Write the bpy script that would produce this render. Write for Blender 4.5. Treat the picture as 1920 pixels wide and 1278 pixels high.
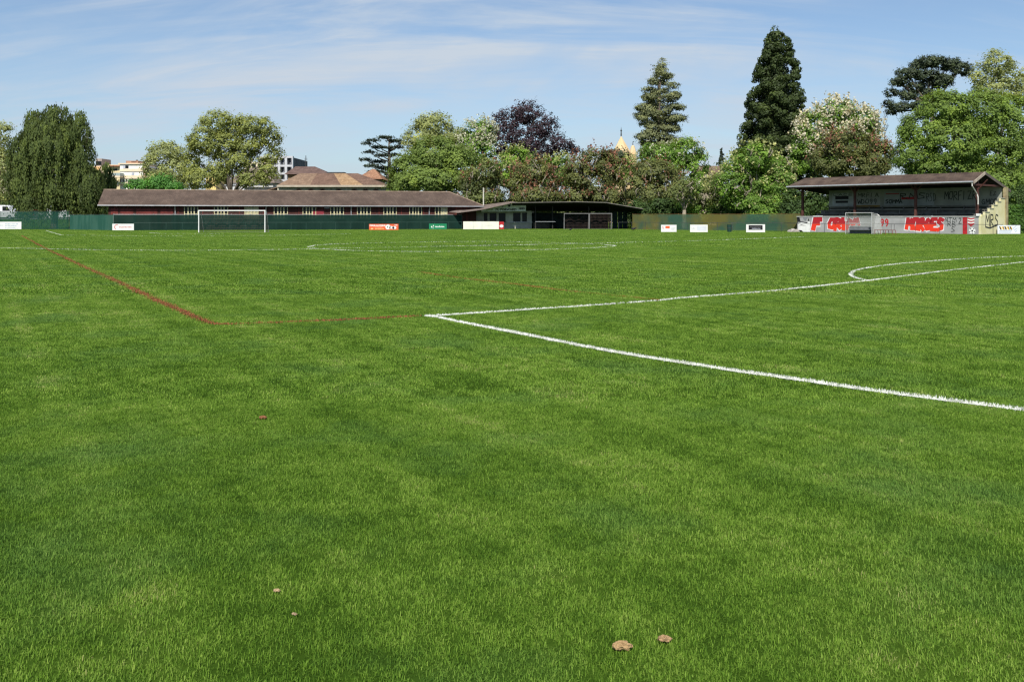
import bpy, math, random
import numpy as np
from mathutils import Vector
R = math.radians
for o in list(bpy.data.objects): bpy.data.objects.remove(o)
scene = bpy.context.scene
C = scene.collection
rng = np.random.default_rng(7)
random.seed(7)

# ------------------------------------------------------------------ camera
FPX, HC, YH = 1717.0, 1.7, 406.6           # focal length in photo pixels, eye height, horizon row
cd = bpy.data.cameras.new('camera'); cam = bpy.data.objects.new('camera', cd); C.objects.link(cam)
cam.location = (0, 0, HC); cam.rotation_euler = (R(90), 0, 0)
cd.sensor_width = 36; cd.lens = 36*FPX/1920; cd.shift_y = -(639-YH)/1920
cd.clip_start = 0.05; cd.clip_end = 3000
scene.camera = cam

# ------------------------------------------------------------------ light
SUN_EL, SUN_ROT = R(49), R(190)
sd = bpy.data.lights.new('sun', 'SUN'); sun = bpy.data.objects.new('sun', sd); C.objects.link(sun)
sd.energy = 4.3; sd.angle = R(0.53); sd.color = (1, .955, .88)
tosun = Vector((math.sin(SUN_ROT)*math.cos(SUN_EL), math.cos(SUN_ROT)*math.cos(SUN_EL), math.sin(SUN_EL)))
sun.rotation_euler = tosun.to_track_quat('Z', 'Y').to_euler(); sun.location = (0, 0, 60)

world = bpy.data.worlds.new('World'); scene.world = world; world.use_nodes = True
def build_sky():
    nt = world.node_tree; N, L = nt.nodes, nt.links
    N.clear()
    out = N.new('ShaderNodeOutputWorld'); bg = N.new('ShaderNodeBackground'); bg.inputs[1].default_value = 0.09
    sky = N.new('ShaderNodeTexSky'); sky.sky_type = 'NISHITA'; sky.sun_disc = False
    sky.sun_elevation = SUN_EL; sky.sun_rotation = SUN_ROT; sky.altitude = 400
    sky.air_density = 1.0; sky.dust_density = 0.2; sky.ozone_density = 3.0
    tc = N.new('ShaderNodeTexCoord'); sep = N.new('ShaderNodeSeparateXYZ'); L.new(tc.outputs['Generated'], sep.inputs[0])
    zz = N.new('ShaderNodeMath'); zz.operation = 'MAXIMUM'; zz.inputs[1].default_value = 0.02; L.new(sep.outputs[2], zz.inputs[0])
    za = N.new('ShaderNodeMath'); za.operation = 'ADD'; za.inputs[1].default_value = 0.35; L.new(zz.outputs[0], za.inputs[0])
    dx = N.new('ShaderNodeMath'); dx.operation = 'DIVIDE'; L.new(sep.outputs[0], dx.inputs[0]); L.new(za.outputs[0], dx.inputs[1])
    dy = N.new('ShaderNodeMath'); dy.operation = 'DIVIDE'; L.new(sep.outputs[1], dy.inputs[0]); L.new(za.outputs[0], dy.inputs[1])
    cmb = N.new('ShaderNodeCombineXYZ'); L.new(dx.outputs[0], cmb.inputs[0]); L.new(dy.outputs[0], cmb.inputs[1])
    def cirrus(rot, scale, loc, sc, detail, lo, hi, dist):
        mp = N.new('ShaderNodeMapping'); mp.inputs['Rotation'].default_value = (0, 0, R(rot)); mp.inputs['Scale'].default_value = scale
        mp.inputs['Location'].default_value = loc
        L.new(cmb.outputs[0], mp.inputs[0])
        n = N.new('ShaderNodeTexNoise'); n.inputs['Scale'].default_value = sc; n.inputs['Detail'].default_value = detail
        n.inputs['Roughness'].default_value = .6; n.inputs['Distortion'].default_value = dist; L.new(mp.outputs[0], n.inputs['Vector'])
        mr = N.new('ShaderNodeMapRange'); mr.interpolation_type = 'SMOOTHSTEP'
        mr.inputs['From Min'].default_value = lo; mr.inputs['From Max'].default_value = hi; L.new(n.outputs[0], mr.inputs[0])
        return mr.outputs[0]
    a = cirrus(-25, (.75, 3.0, 1), (1.2, 6.1, 0), 1.3, 11, .34, .80, 1.1)
    b = cirrus(30, (.9, 4.2, 1), (2, 8, 0), 2.2, 11, .40, .80, .9)
    c = cirrus(40, (1, 1, 1), (1.3, 9.4, 0), .9, 5, .28, .62, .5)
    m1 = N.new('ShaderNodeMath'); m1.operation = 'MULTIPLY_ADD'; L.new(b, m1.inputs[0]); m1.inputs[1].default_value = .6; L.new(a, m1.inputs[2])
    m2 = N.new('ShaderNodeMath'); m2.operation = 'MULTIPLY'; L.new(m1.outputs[0], m2.inputs[0]); L.new(c, m2.inputs[1])
    m3 = N.new('ShaderNodeMath'); m3.operation = 'MULTIPLY'; m3.use_clamp = True; L.new(m2.outputs[0], m3.inputs[0]); m3.inputs[1].default_value = 1.15
    mix = N.new('ShaderNodeMix'); mix.data_type = 'RGBA'; L.new(m3.outputs[0], mix.inputs[0])
    hz = N.new('ShaderNodeMath'); hz.operation = 'MULTIPLY'; hz.inputs[1].default_value = -12.0; L.new(zz.outputs[0], hz.inputs[0])      # pale haze low over the whole horizon
    he = N.new('ShaderNodeMath'); he.operation = 'EXPONENT'; L.new(hz.outputs[0], he.inputs[0]); hf = N.new('ShaderNodeMath'); hf.operation = 'MULTIPLY'; hf.inputs[1].default_value = .92; L.new(he.outputs[0], hf.inputs[0])
    hm = N.new('ShaderNodeMix'); hm.data_type = 'RGBA'; L.new(hf.outputs[0], hm.inputs[0]); L.new(sky.outputs[0], hm.inputs[6]); hm.inputs[7].default_value = (2.7, 3.65, 4.75, 1)
    L.new(hm.outputs[2], mix.inputs[6]); mix.inputs[7].default_value = (4.8, 5.45, 6.25, 1)
    L.new(mix.outputs[2], bg.inputs[0]); L.new(bg.outputs[0], out.inputs[0])
build_sky()
vs = scene.view_settings
vs.view_transform = 'Standard'; vs.look = 'None'; vs.exposure = 0.42; vs.gamma = 1; vs.use_curve_mapping = False
scene.render.engine = 'CYCLES'
cy = scene.cycles
cy.use_denoising = True; cy.denoiser = 'OPENIMAGEDENOISE'; cy.denoising_input_passes = 'RGB_ALBEDO_NORMAL'; cy.denoising_prefilter = 'NONE'; cy.max_bounces = 8; cy.transparent_max_bounces = 24; cy.diffuse_bounces = 3
cy.glossy_bounces = 2; cy.transmission_bounces = 4; cy.caustics_reflective = False; cy.caustics_refractive = False
cy.filter_width = 1.3

# ------------------------------------------------------------------ helpers: places
def G(px, py):
    Y = FPX*HC/(py-YH); return np.array([(px-960)/FPX*Y, Y, 0.0])
def Wp(px, py, Y): return np.array([(px-960)/FPX*Y, Y, HC-(py-YH)/FPX*Y])
def XY(px, Y): return np.array([(px-960)/FPX*Y, Y])

class Frame:
    """a wall line seen from the pitch: s runs to the right, t to the back, z up"""
    def __init__(s, A, B):
        s.A = np.array(A[:2], float); d = np.array(B[:2], float)-s.A
        s.len = float(np.hypot(*d)); s.u = d/s.len; s.v = np.array([-s.u[1], s.u[0]])
    def P(s, a, t, z):
        p = s.A+s.u*a+s.v*t; return (float(p[0]), float(p[1]), float(z))
    def s_at(s, px, t=0):
        k = (px-960)/FPX; o = s.A+s.v*t
        return float((k*o[1]-o[0])/(s.u[0]-k*s.u[1]))
    def z_at(s, py, a, t=0):
        Y = (s.A+s.u*a+s.v*t)[1]; return float(HC-(py-YH)/FPX*Y)

# ------------------------------------------------------------------ helpers: meshes
class MB:
    def __init__(s): s.v = []; s.f = []
    def add(s, vs, fs):
        n = len(s.v); s.v += [tuple(map(float, p)) for p in vs]; s.f += [tuple(i+n for i in f) for f in fs]; return s
    def hexa(s, c):
        return s.add(c, [(0,3,2,1),(4,5,6,7),(0,1,5,4),(1,2,6,5),(2,3,7,6),(3,0,4,7)])
    def box(s, x0, x1, y0, y1, z0, z1):
        return s.hexa([(x0,y0,z0),(x1,y0,z0),(x1,y1,z0),(x0,y1,z0),(x0,y0,z1),(x1,y0,z1),(x1,y1,z1),(x0,y1,z1)])
    def fbox(s, F, s0, s1, t0, t1, z0, z1):
        return s.hexa([F.P(s0,t0,z0),F.P(s1,t0,z0),F.P(s1,t1,z0),F.P(s0,t1,z0),F.P(s0,t0,z1),F.P(s1,t0,z1),F.P(s1,t1,z1),F.P(s0,t1,z1)])
    def tube(s, pts, rad, n=8, cap=True):
        pts = [np.array(p, float) for p in pts]
        rad = list(rad) if hasattr(rad, '__len__') else [rad]*len(pts)
        rings = []; base = len(s.v)
        for i, p in enumerate(pts):
            d = pts[min(i+1, len(pts)-1)]-pts[max(i-1, 0)]; d = d/(np.linalg.norm(d)+1e-9)
            a = np.cross(d, (0, 0, 1) if abs(d[2]) < .9 else (0, 1, 0)); a /= np.linalg.norm(a); b = np.cross(d, a)
            for k in range(n):
                w = 2*math.pi*k/n; s.v.append(tuple(p+rad[i]*(a*math.cos(w)+b*math.sin(w))))
        for i in range(len(pts)-1):
            for k in range(n):
                q = base+i*n; s.f.append((q+k, q+(k+1) % n, q+n+(k+1) % n, q+n+k))
        if cap:
            s.f.append(tuple(base+k for k in range(n))[::-1]); q = base+(len(pts)-1)*n; s.f.append(tuple(q+k for k in range(n)))
        return s
    def slab(s, top, th):
        """polygon `top` with thickness th downwards"""
        n = len(top); bot = [(p[0], p[1], p[2]-th) for p in top]
        return s.add(list(top)+bot, [tuple(range(n)), tuple(range(2*n-1, n-1, -1))]+[(i, i+n, (i+1) % n+n, (i+1) % n) for i in range(n)])
    def prism(s, poly, off):
        n = len(poly); b = [tuple(np.array(p)+np.array(off)) for p in poly]
        return s.add(list(poly)+b, [tuple(range(n))[::-1], tuple(range(n, 2*n))]+[(i, (i+1) % n, (i+1) % n+n, i+n) for i in range(n)])
    def lathe(s, c, prof, n=16):
        base = len(s.v)
        for r, z in prof:
            for k in range(n): w = 2*math.pi*k/n; s.v.append((c[0]+r*math.cos(w), c[1]+r*math.sin(w), c[2]+z))
        for i in range(len(prof)-1):
            for k in range(n): q = base+i*n; s.f.append((q+k, q+(k+1) % n, q+n+(k+1) % n, q+n+k))
        s.f.append(tuple(base+k for k in range(n))[::-1]); q = base+(len(prof)-1)*n; s.f.append(tuple(q+k for k in range(n))); return s
    def build(s, name, m, parent=None, smooth=False):
        me = bpy.data.meshes.new(name); loc = np.array(ROOT.get(parent.name, (0,0,0)) if parent else (0,0,0), float)
        me.from_pydata([tuple(np.array(p)-loc) for p in s.v], [], s.f); me.update()
        if smooth: me.shade_smooth()
        o = bpy.data.objects.new(name, me); C.objects.link(o); me.materials.append(m)
        if parent: o.parent = parent; ROOT[o.name] = tuple(loc)
        return o
ROOT = {}
def props(o, label=None, cat=None, group=None, kind=None):
    if label: o['label'] = label
    if cat: o['category'] = cat
    if group: o['group'] = group
    if kind: o['kind'] = kind
    return o
def thing(name, loc, label, cat, group=None):
    o = bpy.data.objects.new(name, None); C.objects.link(o); o.location = tuple(map(float, loc)); o.empty_display_size = .3
    ROOT[o.name] = tuple(map(float, loc)); return props(o, label, cat, group)
def inst(me, name, parent, loc):
    """one more piece with the same mesh; loc in world coordinates"""
    o = bpy.data.objects.new(name, me); C.objects.link(o); r = ROOT[parent.name]
    o.parent = parent; o.location = tuple(float(a-b) for a, b in zip(loc, r)); ROOT[o.name] = r; return o
def nmesh(name, V, faces_n, m, tone=None, smooth=False):
    """V: (n,k,3) array of k-gons"""
    n, k, _ = V.shape; me = bpy.data.meshes.new(name)
    me.vertices.add(n*k); me.vertices.foreach_set('co', V.astype(np.float32).ravel())
    me.loops.add(n*k); me.loops.foreach_set('vertex_index', np.arange(n*k, dtype=np.int32))
    me.polygons.add(n); me.polygons.foreach_set('loop_start', np.arange(0, n*k, k, dtype=np.int32))
    if tone is not None:
        a = me.attributes.new('tone', 'FLOAT', 'POINT'); a.data.foreach_set('value', np.repeat(tone, k).astype(np.float32))
    me.update(); me.materials.append(m); return me

# ------------------------------------------------------------------ helpers: materials
def lin(c):
    return tuple(((x/255)/12.92 if x/255 <= .04045 else ((x/255+.055)/1.055)**2.4) for x in c)
def mat(name, col, rough=.8, var=.18, scale=2.0, bump=0.0, metal=0.0, col2=None, stretch=(1,1,1), detail=6, spec=.3, lo=.35, hi=.65):
    m = bpy.data.materials.new(name); m.use_nodes = True; nt = m.node_tree; N, L = nt.nodes, nt.links; b = N['Principled BSDF']
    b.inputs['Roughness'].default_value = rough; b.inputs['Metallic'].default_value = metal; b.inputs['Specular IOR Level'].default_value = spec
    g = N.new('ShaderNodeNewGeometry'); mp = N.new('ShaderNodeMapping'); mp.inputs['Scale'].default_value = stretch; L.new(g.outputs['Position'], mp.inputs[0])
    n = N.new('ShaderNodeTexNoise'); n.inputs['Scale'].default_value = scale; n.inputs['Detail'].default_value = detail; L.new(mp.outputs[0], n.inputs['Vector'])
    r = N.new('ShaderNodeMapRange'); r.inputs['From Min'].default_value = lo; r.inputs['From Max'].default_value = hi; L.new(n.outputs[0], r.inputs[0])
    mx = N.new('ShaderNodeMix'); mx.data_type = 'RGBA'; L.new(r.outputs[0], mx.inputs[0])
    c2 = col2 or tuple(min(1, x*(1+var)) for x in col); c1 = col if col2 else tuple(x*(1-var) for x in col)
    mx.inputs[6].default_value = (*c1, 1); mx.inputs[7].default_value = (*c2, 1); L.new(mx.outputs[2], b.inputs['Base Color'])
    if bump:
        bp = N.new('ShaderNodeBump'); bp.inputs['Strength'].default_value = bump; bp.inputs['Distance'].default_value = .05
        L.new(n.outputs[0], bp.inputs['Height']); L.new(bp.outputs[0], b.inputs['Normal'])
    return m
def roofmat(name, col, col2, F, row=.33, scale=1.2):
    """tiled roof: rows of tiles as fine relief and tint, blotchy weathering"""
    m = mat(name, col, .85, 0, scale, 0, col2=col2); nt = m.node_tree; N, L = nt.nodes, nt.links; b = N['Principled BSDF']
    g = N.new('ShaderNodeNewGeometry')
    def dot(v, s):
        d = N.new('ShaderNodeVectorMath'); d.operation = 'DOT_PRODUCT'; d.inputs[1].default_value = v; L.new(g.outputs['Position'], d.inputs[0])
        q = N.new('ShaderNodeMath'); q.operation = 'MULTIPLY'; q.inputs[1].default_value = s; L.new(d.outputs['Value'], q.inputs[0]); return q
    a = dot((*F.u, 0), 1/.25); z = dot((0, 0, 1), 1/(row*.5))
    cb = N.new('ShaderNodeCombineXYZ'); L.new(a.outputs[0], cb.inputs[0]); L.new(z.outputs[0], cb.inputs[1])
    br = N.new('ShaderNodeTexBrick'); br.inputs['Scale'].default_value = 1; br.inputs['Brick Width'].default_value = 1; br.inputs['Row Height'].default_value = 1
    br.inputs['Mortar Size'].default_value = .06; br.inputs['Color1'].default_value = (.82,.82,.82,1); br.inputs['Color2'].default_value = (1.12,1.12,1.12,1); br.inputs['Mortar'].default_value = (.6,.6,.6,1)
    L.new(cb.outputs[0], br.inputs['Vector'])
    mu = N.new('ShaderNodeMix'); mu.data_type = 'RGBA'; mu.blend_type = 'MULTIPLY'; mu.inputs[0].default_value = 1
    src = b.inputs['Base Color'].links[0].from_socket; L.new(src, mu.inputs[6]); L.new(br.outputs[0], mu.inputs[7]); L.new(mu.outputs[2], b.inputs['Base Color'])
    return m
def leafmat(name, stops, trans=.32, rough=.6, spec=.25):
    m = bpy.data.materials.new(name); m.use_nodes = True; nt = m.node_tree; N, L = nt.nodes, nt.links; b = N['Principled BSDF']; out = N['Material Output']
    a = N.new('ShaderNodeAttribute'); a.attribute_name = 'tone'; cr = N.new('ShaderNodeValToRGB'); L.new(a.outputs['Fac'], cr.inputs[0])
    el = cr.color_ramp.elements
    for i, (p, c) in enumerate(stops):
        e = el[i] if i < 2 else el.new(p)
        e.position = p; e.color = (*c, 1)
    L.new(cr.outputs[0], b.inputs['Base Color']); b.inputs['Roughness'].default_value = rough; b.inputs['Specular IOR Level'].default_value = spec
    t = N.new('ShaderNodeBsdfTranslucent'); mu = N.new('ShaderNodeMix'); mu.data_type = 'RGBA'; mu.blend_type = 'MULTIPLY'; mu.inputs[0].default_value = 1
    L.new(cr.outputs[0], mu.inputs[6]); mu.inputs[7].default_value = (1.5, 1.35, .7, 1); L.new(mu.outputs[2], t.inputs[0])
    ms = N.new('ShaderNodeMixShader'); ms.inputs[0].default_value = trans; L.new(b.outputs[0], ms.inputs[1]); L.new(t.outputs[0], ms.inputs[2]); L.new(ms.outputs[0], out.inputs[0])
    return m
def netmat(name, col, alpha, col2=None, scale=.5, stretch=(1,1,1), lo=.4, hi=.6):
    m = mat(name, col, .85, .2, scale, 0, col2=col2, stretch=stretch, lo=lo, hi=hi); nt = m.node_tree; N, L = nt.nodes, nt.links; b = N['Principled BSDF']; out = N['Material Output']
    b.inputs['Specular IOR Level'].default_value = .08
    tr = N.new('ShaderNodeBsdfTransparent'); ms = N.new('ShaderNodeMixShader'); ms.inputs[0].default_value = 1-alpha
    L.new(b.outputs[0], ms.inputs[1]); L.new(tr.outputs[0], ms.inputs[2]); L.new(ms.outputs[0], out.inputs[0]); return m
M = {}
M['white'] = mat('white_paint', (.78,.78,.74), .5, .05, 3)
M['board'] = mat('white_board', (.74,.74,.70), .45, .05, 2)
M['galv'] = mat('galvanised', (.42,.43,.44), .45, .12, 3, metal=.4)
M['darkmetal'] = mat('dark_metal', (.06,.065,.065), .5, .2, 3)
M['glass'] = mat('dark_glass', (.012,.014,.016), .25, .1, 1, spec=.18)
M['bark'] = mat('bark', (.13,.105,.08), .9, .35, 3, .5, stretch=(1,1,.25))
M['palebark'] = mat('pale_bark', (.30,.26,.19), .9, .35, 2.5, .5, col2=(.13,.115,.08))
M['black'] = mat('black_paint', (.012,.012,.014), .6, .2, 3)
M['red'] = mat('red_paint', (.42,.02,.025), .55, .15, 3)
M['orange_red'] = mat('bright_red_paint', (.72,.035,.015), .55, .12, 3)
M['orange'] = mat('orange_print', (.72,.12,.04), .5, .06, 3)
M['green_print'] = mat('green_print', (.012,.20,.085), .5, .08, 3)
M['greyprint'] = mat('grey_print', (.45,.47,.52), .5, .05, 3)
M['redprint'] = mat('pinkish_red_print', (.60,.22,.22), .5, .05, 3)
M['yellow'] = mat('yellow_print', (.72,.42,.04), .5, .08, 3)
M['bluegrey'] = mat('blue_grey_print', (.34,.42,.52), .5, .05, 3)

def text(F, string, s, t, z, size, m, parent, name='lettering', shear=0, width=None, bold=.0):
    """flat lettering standing on the wall plane of frame F, left edge at s, baseline at z"""
    cu = bpy.data.curves.new(name, 'FONT'); cu.body = string; cu.size = size; cu.shear = shear; cu.resolution_u = 2; cu.offset = bold
    o = bpy.data.objects.new(name, cu); me = bpy.data.meshes.new_from_object(o)
    v = np.zeros(len(me.vertices)*3, np.float32); me.vertices.foreach_get('co', v); v = v.reshape(-1, 3)
    if width and len(v): v[:, 0] *= width/max(1e-6, v[:, 0].max())
    loc = np.array(ROOT.get(parent.name))
    w = np.array([F.P(s+a[0], t, z+a[1]) for a in v])-loc
    me.vertices.foreach_set('co', w.astype(np.float32).ravel()); me.update(); me.name = name
    me.materials.clear(); me.materials.append(m)
    bpy.data.objects.remove(o); bpy.data.curves.remove(cu)
    q = bpy.data.objects.new(name, me); C.objects.link(q); q.parent = parent; ROOT[q.name] = tuple(loc); return q
def strokes(F, lines, w, t, m, parent, name='graffiti', s0=0, z0=0, k=1.0, kz=None):
    """paint strokes: polylines in (x,y) scaled by k, drawn as flat ribbons on the wall plane"""
    b = MB(); kz = kz or k; e = 0
    for ln in lines:
        p = [np.array((s0+x*k, z0+y*kz)) for x, y in ln]
        for i in range(len(p)-1):
            d = p[i+1]-p[i]; d = d/(np.hypot(*d)+1e-9); n = np.array((-d[1], d[0]))*w/2; a = p[i]-d*w*.3; c = p[i+1]+d*w*.3
            e += 1; tt = t-.0006*(e % 7)
            b.add([F.P(*(q[0], tt, q[1])) for q in (a-n, c-n, c+n, a+n)], [(0,1,2,3)])
    return b.build(name, m, parent)
def flat(F, polys, t, m, parent, name):
    b = MB()
    for p in polys: b.add([F.P(x, t, z) for x, z in p], [tuple(range(len(p)))])
    return b.build(name, m, parent)

def blur_text(F, s0, s1, z, h, m, parent, n, t=-.006):
    """a row of small marks where the print is too far off to read"""
    e = [s0+(s1-s0)*i/n for i in range(n+1)]; ps = []
    for i in range(n):
        d = (e[1]-e[0]); hh = h*random.uniform(.7, 1); ps.append([(e[i]+d*.12,z),(e[i]+d*random.uniform(.6,.9),z),(e[i]+d*random.uniform(.6,.9),z+hh),(e[i]+d*.12,z+hh)])
    return flat(F, ps, t, m, parent, 'small_print')

# ================================================================== THE GROUND
PAX = np.array([-.588, 1.0])               # direction of the pitch's length on the ground
def grassmat(name, c_dark, c_mid, c_light, blade=False, trans=.3):
    m = bpy.data.materials.new(name); m.use_nodes = True; nt = m.node_tree; N, L = nt.nodes, nt.links; b = N['Principled BSDF']; out = N['Material Output']
    g = N.new('ShaderNodeNewGeometry')
    def noise(sc, det, rough=.55, stretch=None, rot=0):
        n = N.new('ShaderNodeTexNoise'); n.inputs['Scale'].default_value = sc; n.inputs['Detail'].default_value = det; n.inputs['Roughness'].default_value = rough
        if stretch:
            mp = N.new('ShaderNodeMapping'); mp.vector_type = 'TEXTURE'; mp.inputs['Scale'].default_value = stretch; mp.inputs['Rotation'].default_value = (0, 0, rot)
            L.new(g.outputs['Position'], mp.inputs[0]); L.new(mp.outputs[0], n.inputs['Vector'])
        else: L.new(g.outputs['Position'], n.inputs['Vector'])
        return n.outputs[0]
    def math_(op, a, c, clamp=False):
        q = N.new('ShaderNodeMath'); q.operation = op; q.use_clamp = clamp
        for i, x in enumerate((a, c)):
            if isinstance(x, (int, float)): q.inputs[i].default_value = x
            else: L.new(x, q.inputs[i])
        return q.outputs[0]
    big = noise(.16, 3); mid = noise(.9, 5, .62); fine = noise(4.2, 4, .65)
    mow = noise(1.0, 2, .5, (.42, 70, 1), math.atan2(PAX[1], PAX[0])-math.pi/2+0)
    v = .5
    for src, wgt in ((big, .35), (mid, .62), (fine, .5), (mow, .5)): v = math_('ADD', v, math_('MULTIPLY', math_('SUBTRACT', src, .5), wgt))
    if blade:
        a = N.new('ShaderNodeAttribute'); a.attribute_name = 'tone'
        v = math_('ADD', v, math_('MULTIPLY', math_('SUBTRACT', a.outputs['Fac'], .5), .42))
    mr = N.new('ShaderNodeMapRange'); mr.inputs['From Min'].default_value = .19; mr.inputs['From Max'].default_value = .81; L.new(v, mr.inputs[0])
    cr = N.new('ShaderNodeValToRGB'); L.new(mr.outputs[0], cr.inputs[0]); el = cr.color_ramp.elements
    el[0].color = (*c_dark, 1); el[1].color = (*c_light, 1); e = el.new(.5); e.color = (*c_mid, 1)
    if blade: e = el.new(.93); e.color = (*c_light, 1); el[-1].color = (.42,.43,.15,1)
    hue = noise(.55, 4, .6); hr = N.new('ShaderNodeMapRange'); hr.inputs['From Min'].default_value = .5; hr.inputs['From Max'].default_value = .72; hr.inputs['To Max'].default_value = .55; L.new(hue, hr.inputs[0])   # a bluer grass species in patches
    hm = N.new('ShaderNodeMix'); hm.data_type = 'RGBA'; L.new(hr.outputs[0], hm.inputs[0]); L.new(cr.outputs[0], hm.inputs[6]); hm.inputs[7].default_value = (c_mid[0]*.72, c_mid[1]*.80, c_mid[2]*2.0, 1)
    cr = hm; cr_out = hm.outputs[2]
    L.new(cr_out, b.inputs['Base Color']); b.inputs['Roughness'].default_value = .6; b.inputs['Specular IOR Level'].default_value = .10 if blade else 0.0
    if blade:
        t = N.new('ShaderNodeBsdfTranslucent'); L.new(cr_out, t.inputs[0])
        ms = N.new('ShaderNodeMixShader'); ms.inputs[0].default_value = trans; L.new(b.outputs[0], ms.inputs[1]); L.new(t.outputs[0], ms.inputs[2]); L.new(ms.outputs[0], out.inputs[0])
    return m
M['turf'] = grassmat('turf', (.018,.040,.005), (.036,.072,.008), (.07,.11,.016))
M['blade'] = grassmat('grass_blade', (.060,.135,.013), (.168,.300,.032), (.315,.445,.080), True, .36)

gm = MB(); gm.add([(-900,-60,0),(900,-60,0),(900,1600,0),(-900,1600,0)], [(0,1,2,3)])
props(gm.build('ground', M['turf']), kind='structure')

# --- painted lines: traced on the ground, white (and old red) paint on the grass itself
def pxl(pts): return np.array([G(*p)[:2] for p in pts])
LINES = {
 'penalty_area_side_line': ('w', [(797,592.4),(818,594.5),(907,613),(1000,631.5),(1073,646),(1157,661.5),(1235,674.5),(1367,695),(1527,717),(1613,730),(1780,751.5),(1913,768.5),(2060,790)]),
 'penalty_area_front_line': ('w', [(806,592.6),(907,586.5),(994,580.5),(1073,575.8),(1235,564),(1280,559.3),(1447,546),(1627,526.5),(1767,509),(1920,491.7),(2150,468)]),
 'penalty_arc': ('w', [(1627,526.5),(1608,522.5),(1598,518),(1595,515),(1597,511.5),(1603,508),(1627,502.3),(1680,495.3),(1767,488),(1847,483.3),(1920,480.7),(2030,478.5)]),
 'centre_circle': ('w', [(577,463.5),(590,460.5),(627,457.7),(693,455.8),(767,454.3),(847,453.3),(900,453),(960,453.3),(1060,455.7),(1127,458.4),(1150,460.3),(1154,461),(1150,462.3),(1110,465),(1027,467.9),(893,471),(793,472.3),(703,471.2),(643,469.3),(593,466.3),(577,463.5)]),
 'halfway_line': ('w', [(-160,463),(0,465),(77,466.7),(167,468.5),(233,469.3),(333,470),(433,469.6),(560,467.6),(643,465.8),(703,464.7),(793,463),(893,460.9),(977,459.2),(1154,455.3),(1280,452.3),(1397,448.3),(1513,444)]),
 'far_penalty_area_side_line': ('w', [(86,432.3),(115,441)]),
 'far_penalty_area_front_line': ('w', [(115,441),(280,442.6),(400,442.4),(480,441.9),(567,440.6),(660,438.6)]),
 'far_goal_area_line': ('w', [(276,436.3),(300,438.2),(420,438.4)]),
 'red_touchline': ('r', [(40,441.7),(54,449),(77,461.7),(100,473),(133,489),(180,510),(233,535),(283,558),(333,579.5),(367,595),(400,608)]),
 'red_goal_line': ('r', [(400,608),(433,608.3),(533,605),(633,600.8),(700,597.5),(790,592.6)]),
 'faint_red_penalty_line': ('f', [(787,510),(860,521.7),(960,532.5),(1060,545.5),(1160,555.5),(1235,563)]),
}
def dense(P, step=.12):
    out = [P[0]]
    for a, c in zip(P[:-1], P[1:]):
        n = max(1, int(np.hypot(*(c-a))/step)); out += [a+(c-a)*i/n for i in range(1, n+1)]
    return np.array(out)
def blades(xy, hgt, wid, lean=.5, tone=None):
    """one tapered bent blade (quad + triangle drawn as two quads) per point"""
    n = len(xy); az = rng.uniform(0, 2*np.pi, n); ln = np.abs(rng.normal(0, lean, n))
    d = np.stack([np.cos(az), np.sin(az)], 1); sdir = np.stack([-d[:,1], d[:,0]], 1)
    b = np.concatenate([xy, np.zeros((n,1))], 1)
    mid = b.copy(); mid[:, :2] += d*(hgt*ln*.35)[:,None]; mid[:, 2] += hgt*.6
    tip = b.copy(); tip[:, :2] += d*(hgt*ln)[:,None]; tip[:, 2] += hgt*np.clip(1-.25*ln, .4, 1)
    w = np.zeros((n,3)); w[:, :2] = sdir*(wid/2)[:,None]
    q1 = np.stack([b-w, b+w, mid+w*.8, mid-w*.8], 1); q2 = np.stack([mid-w*.8, mid+w*.8, tip+w*.15, tip-w*.15], 1)
    return np.concatenate([q1, q2], 0)
paint = {'w': mat('line_paint', (.70,.71,.65), .8, .16, 9, .3), 'r': mat('red_line_paint', (.27,.093,.040), .85, .3, 7, .3), 'f': mat('worn_red_line_paint', (.24,.12,.03), .85, .3, 7, .3)}
WPTS = []
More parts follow.
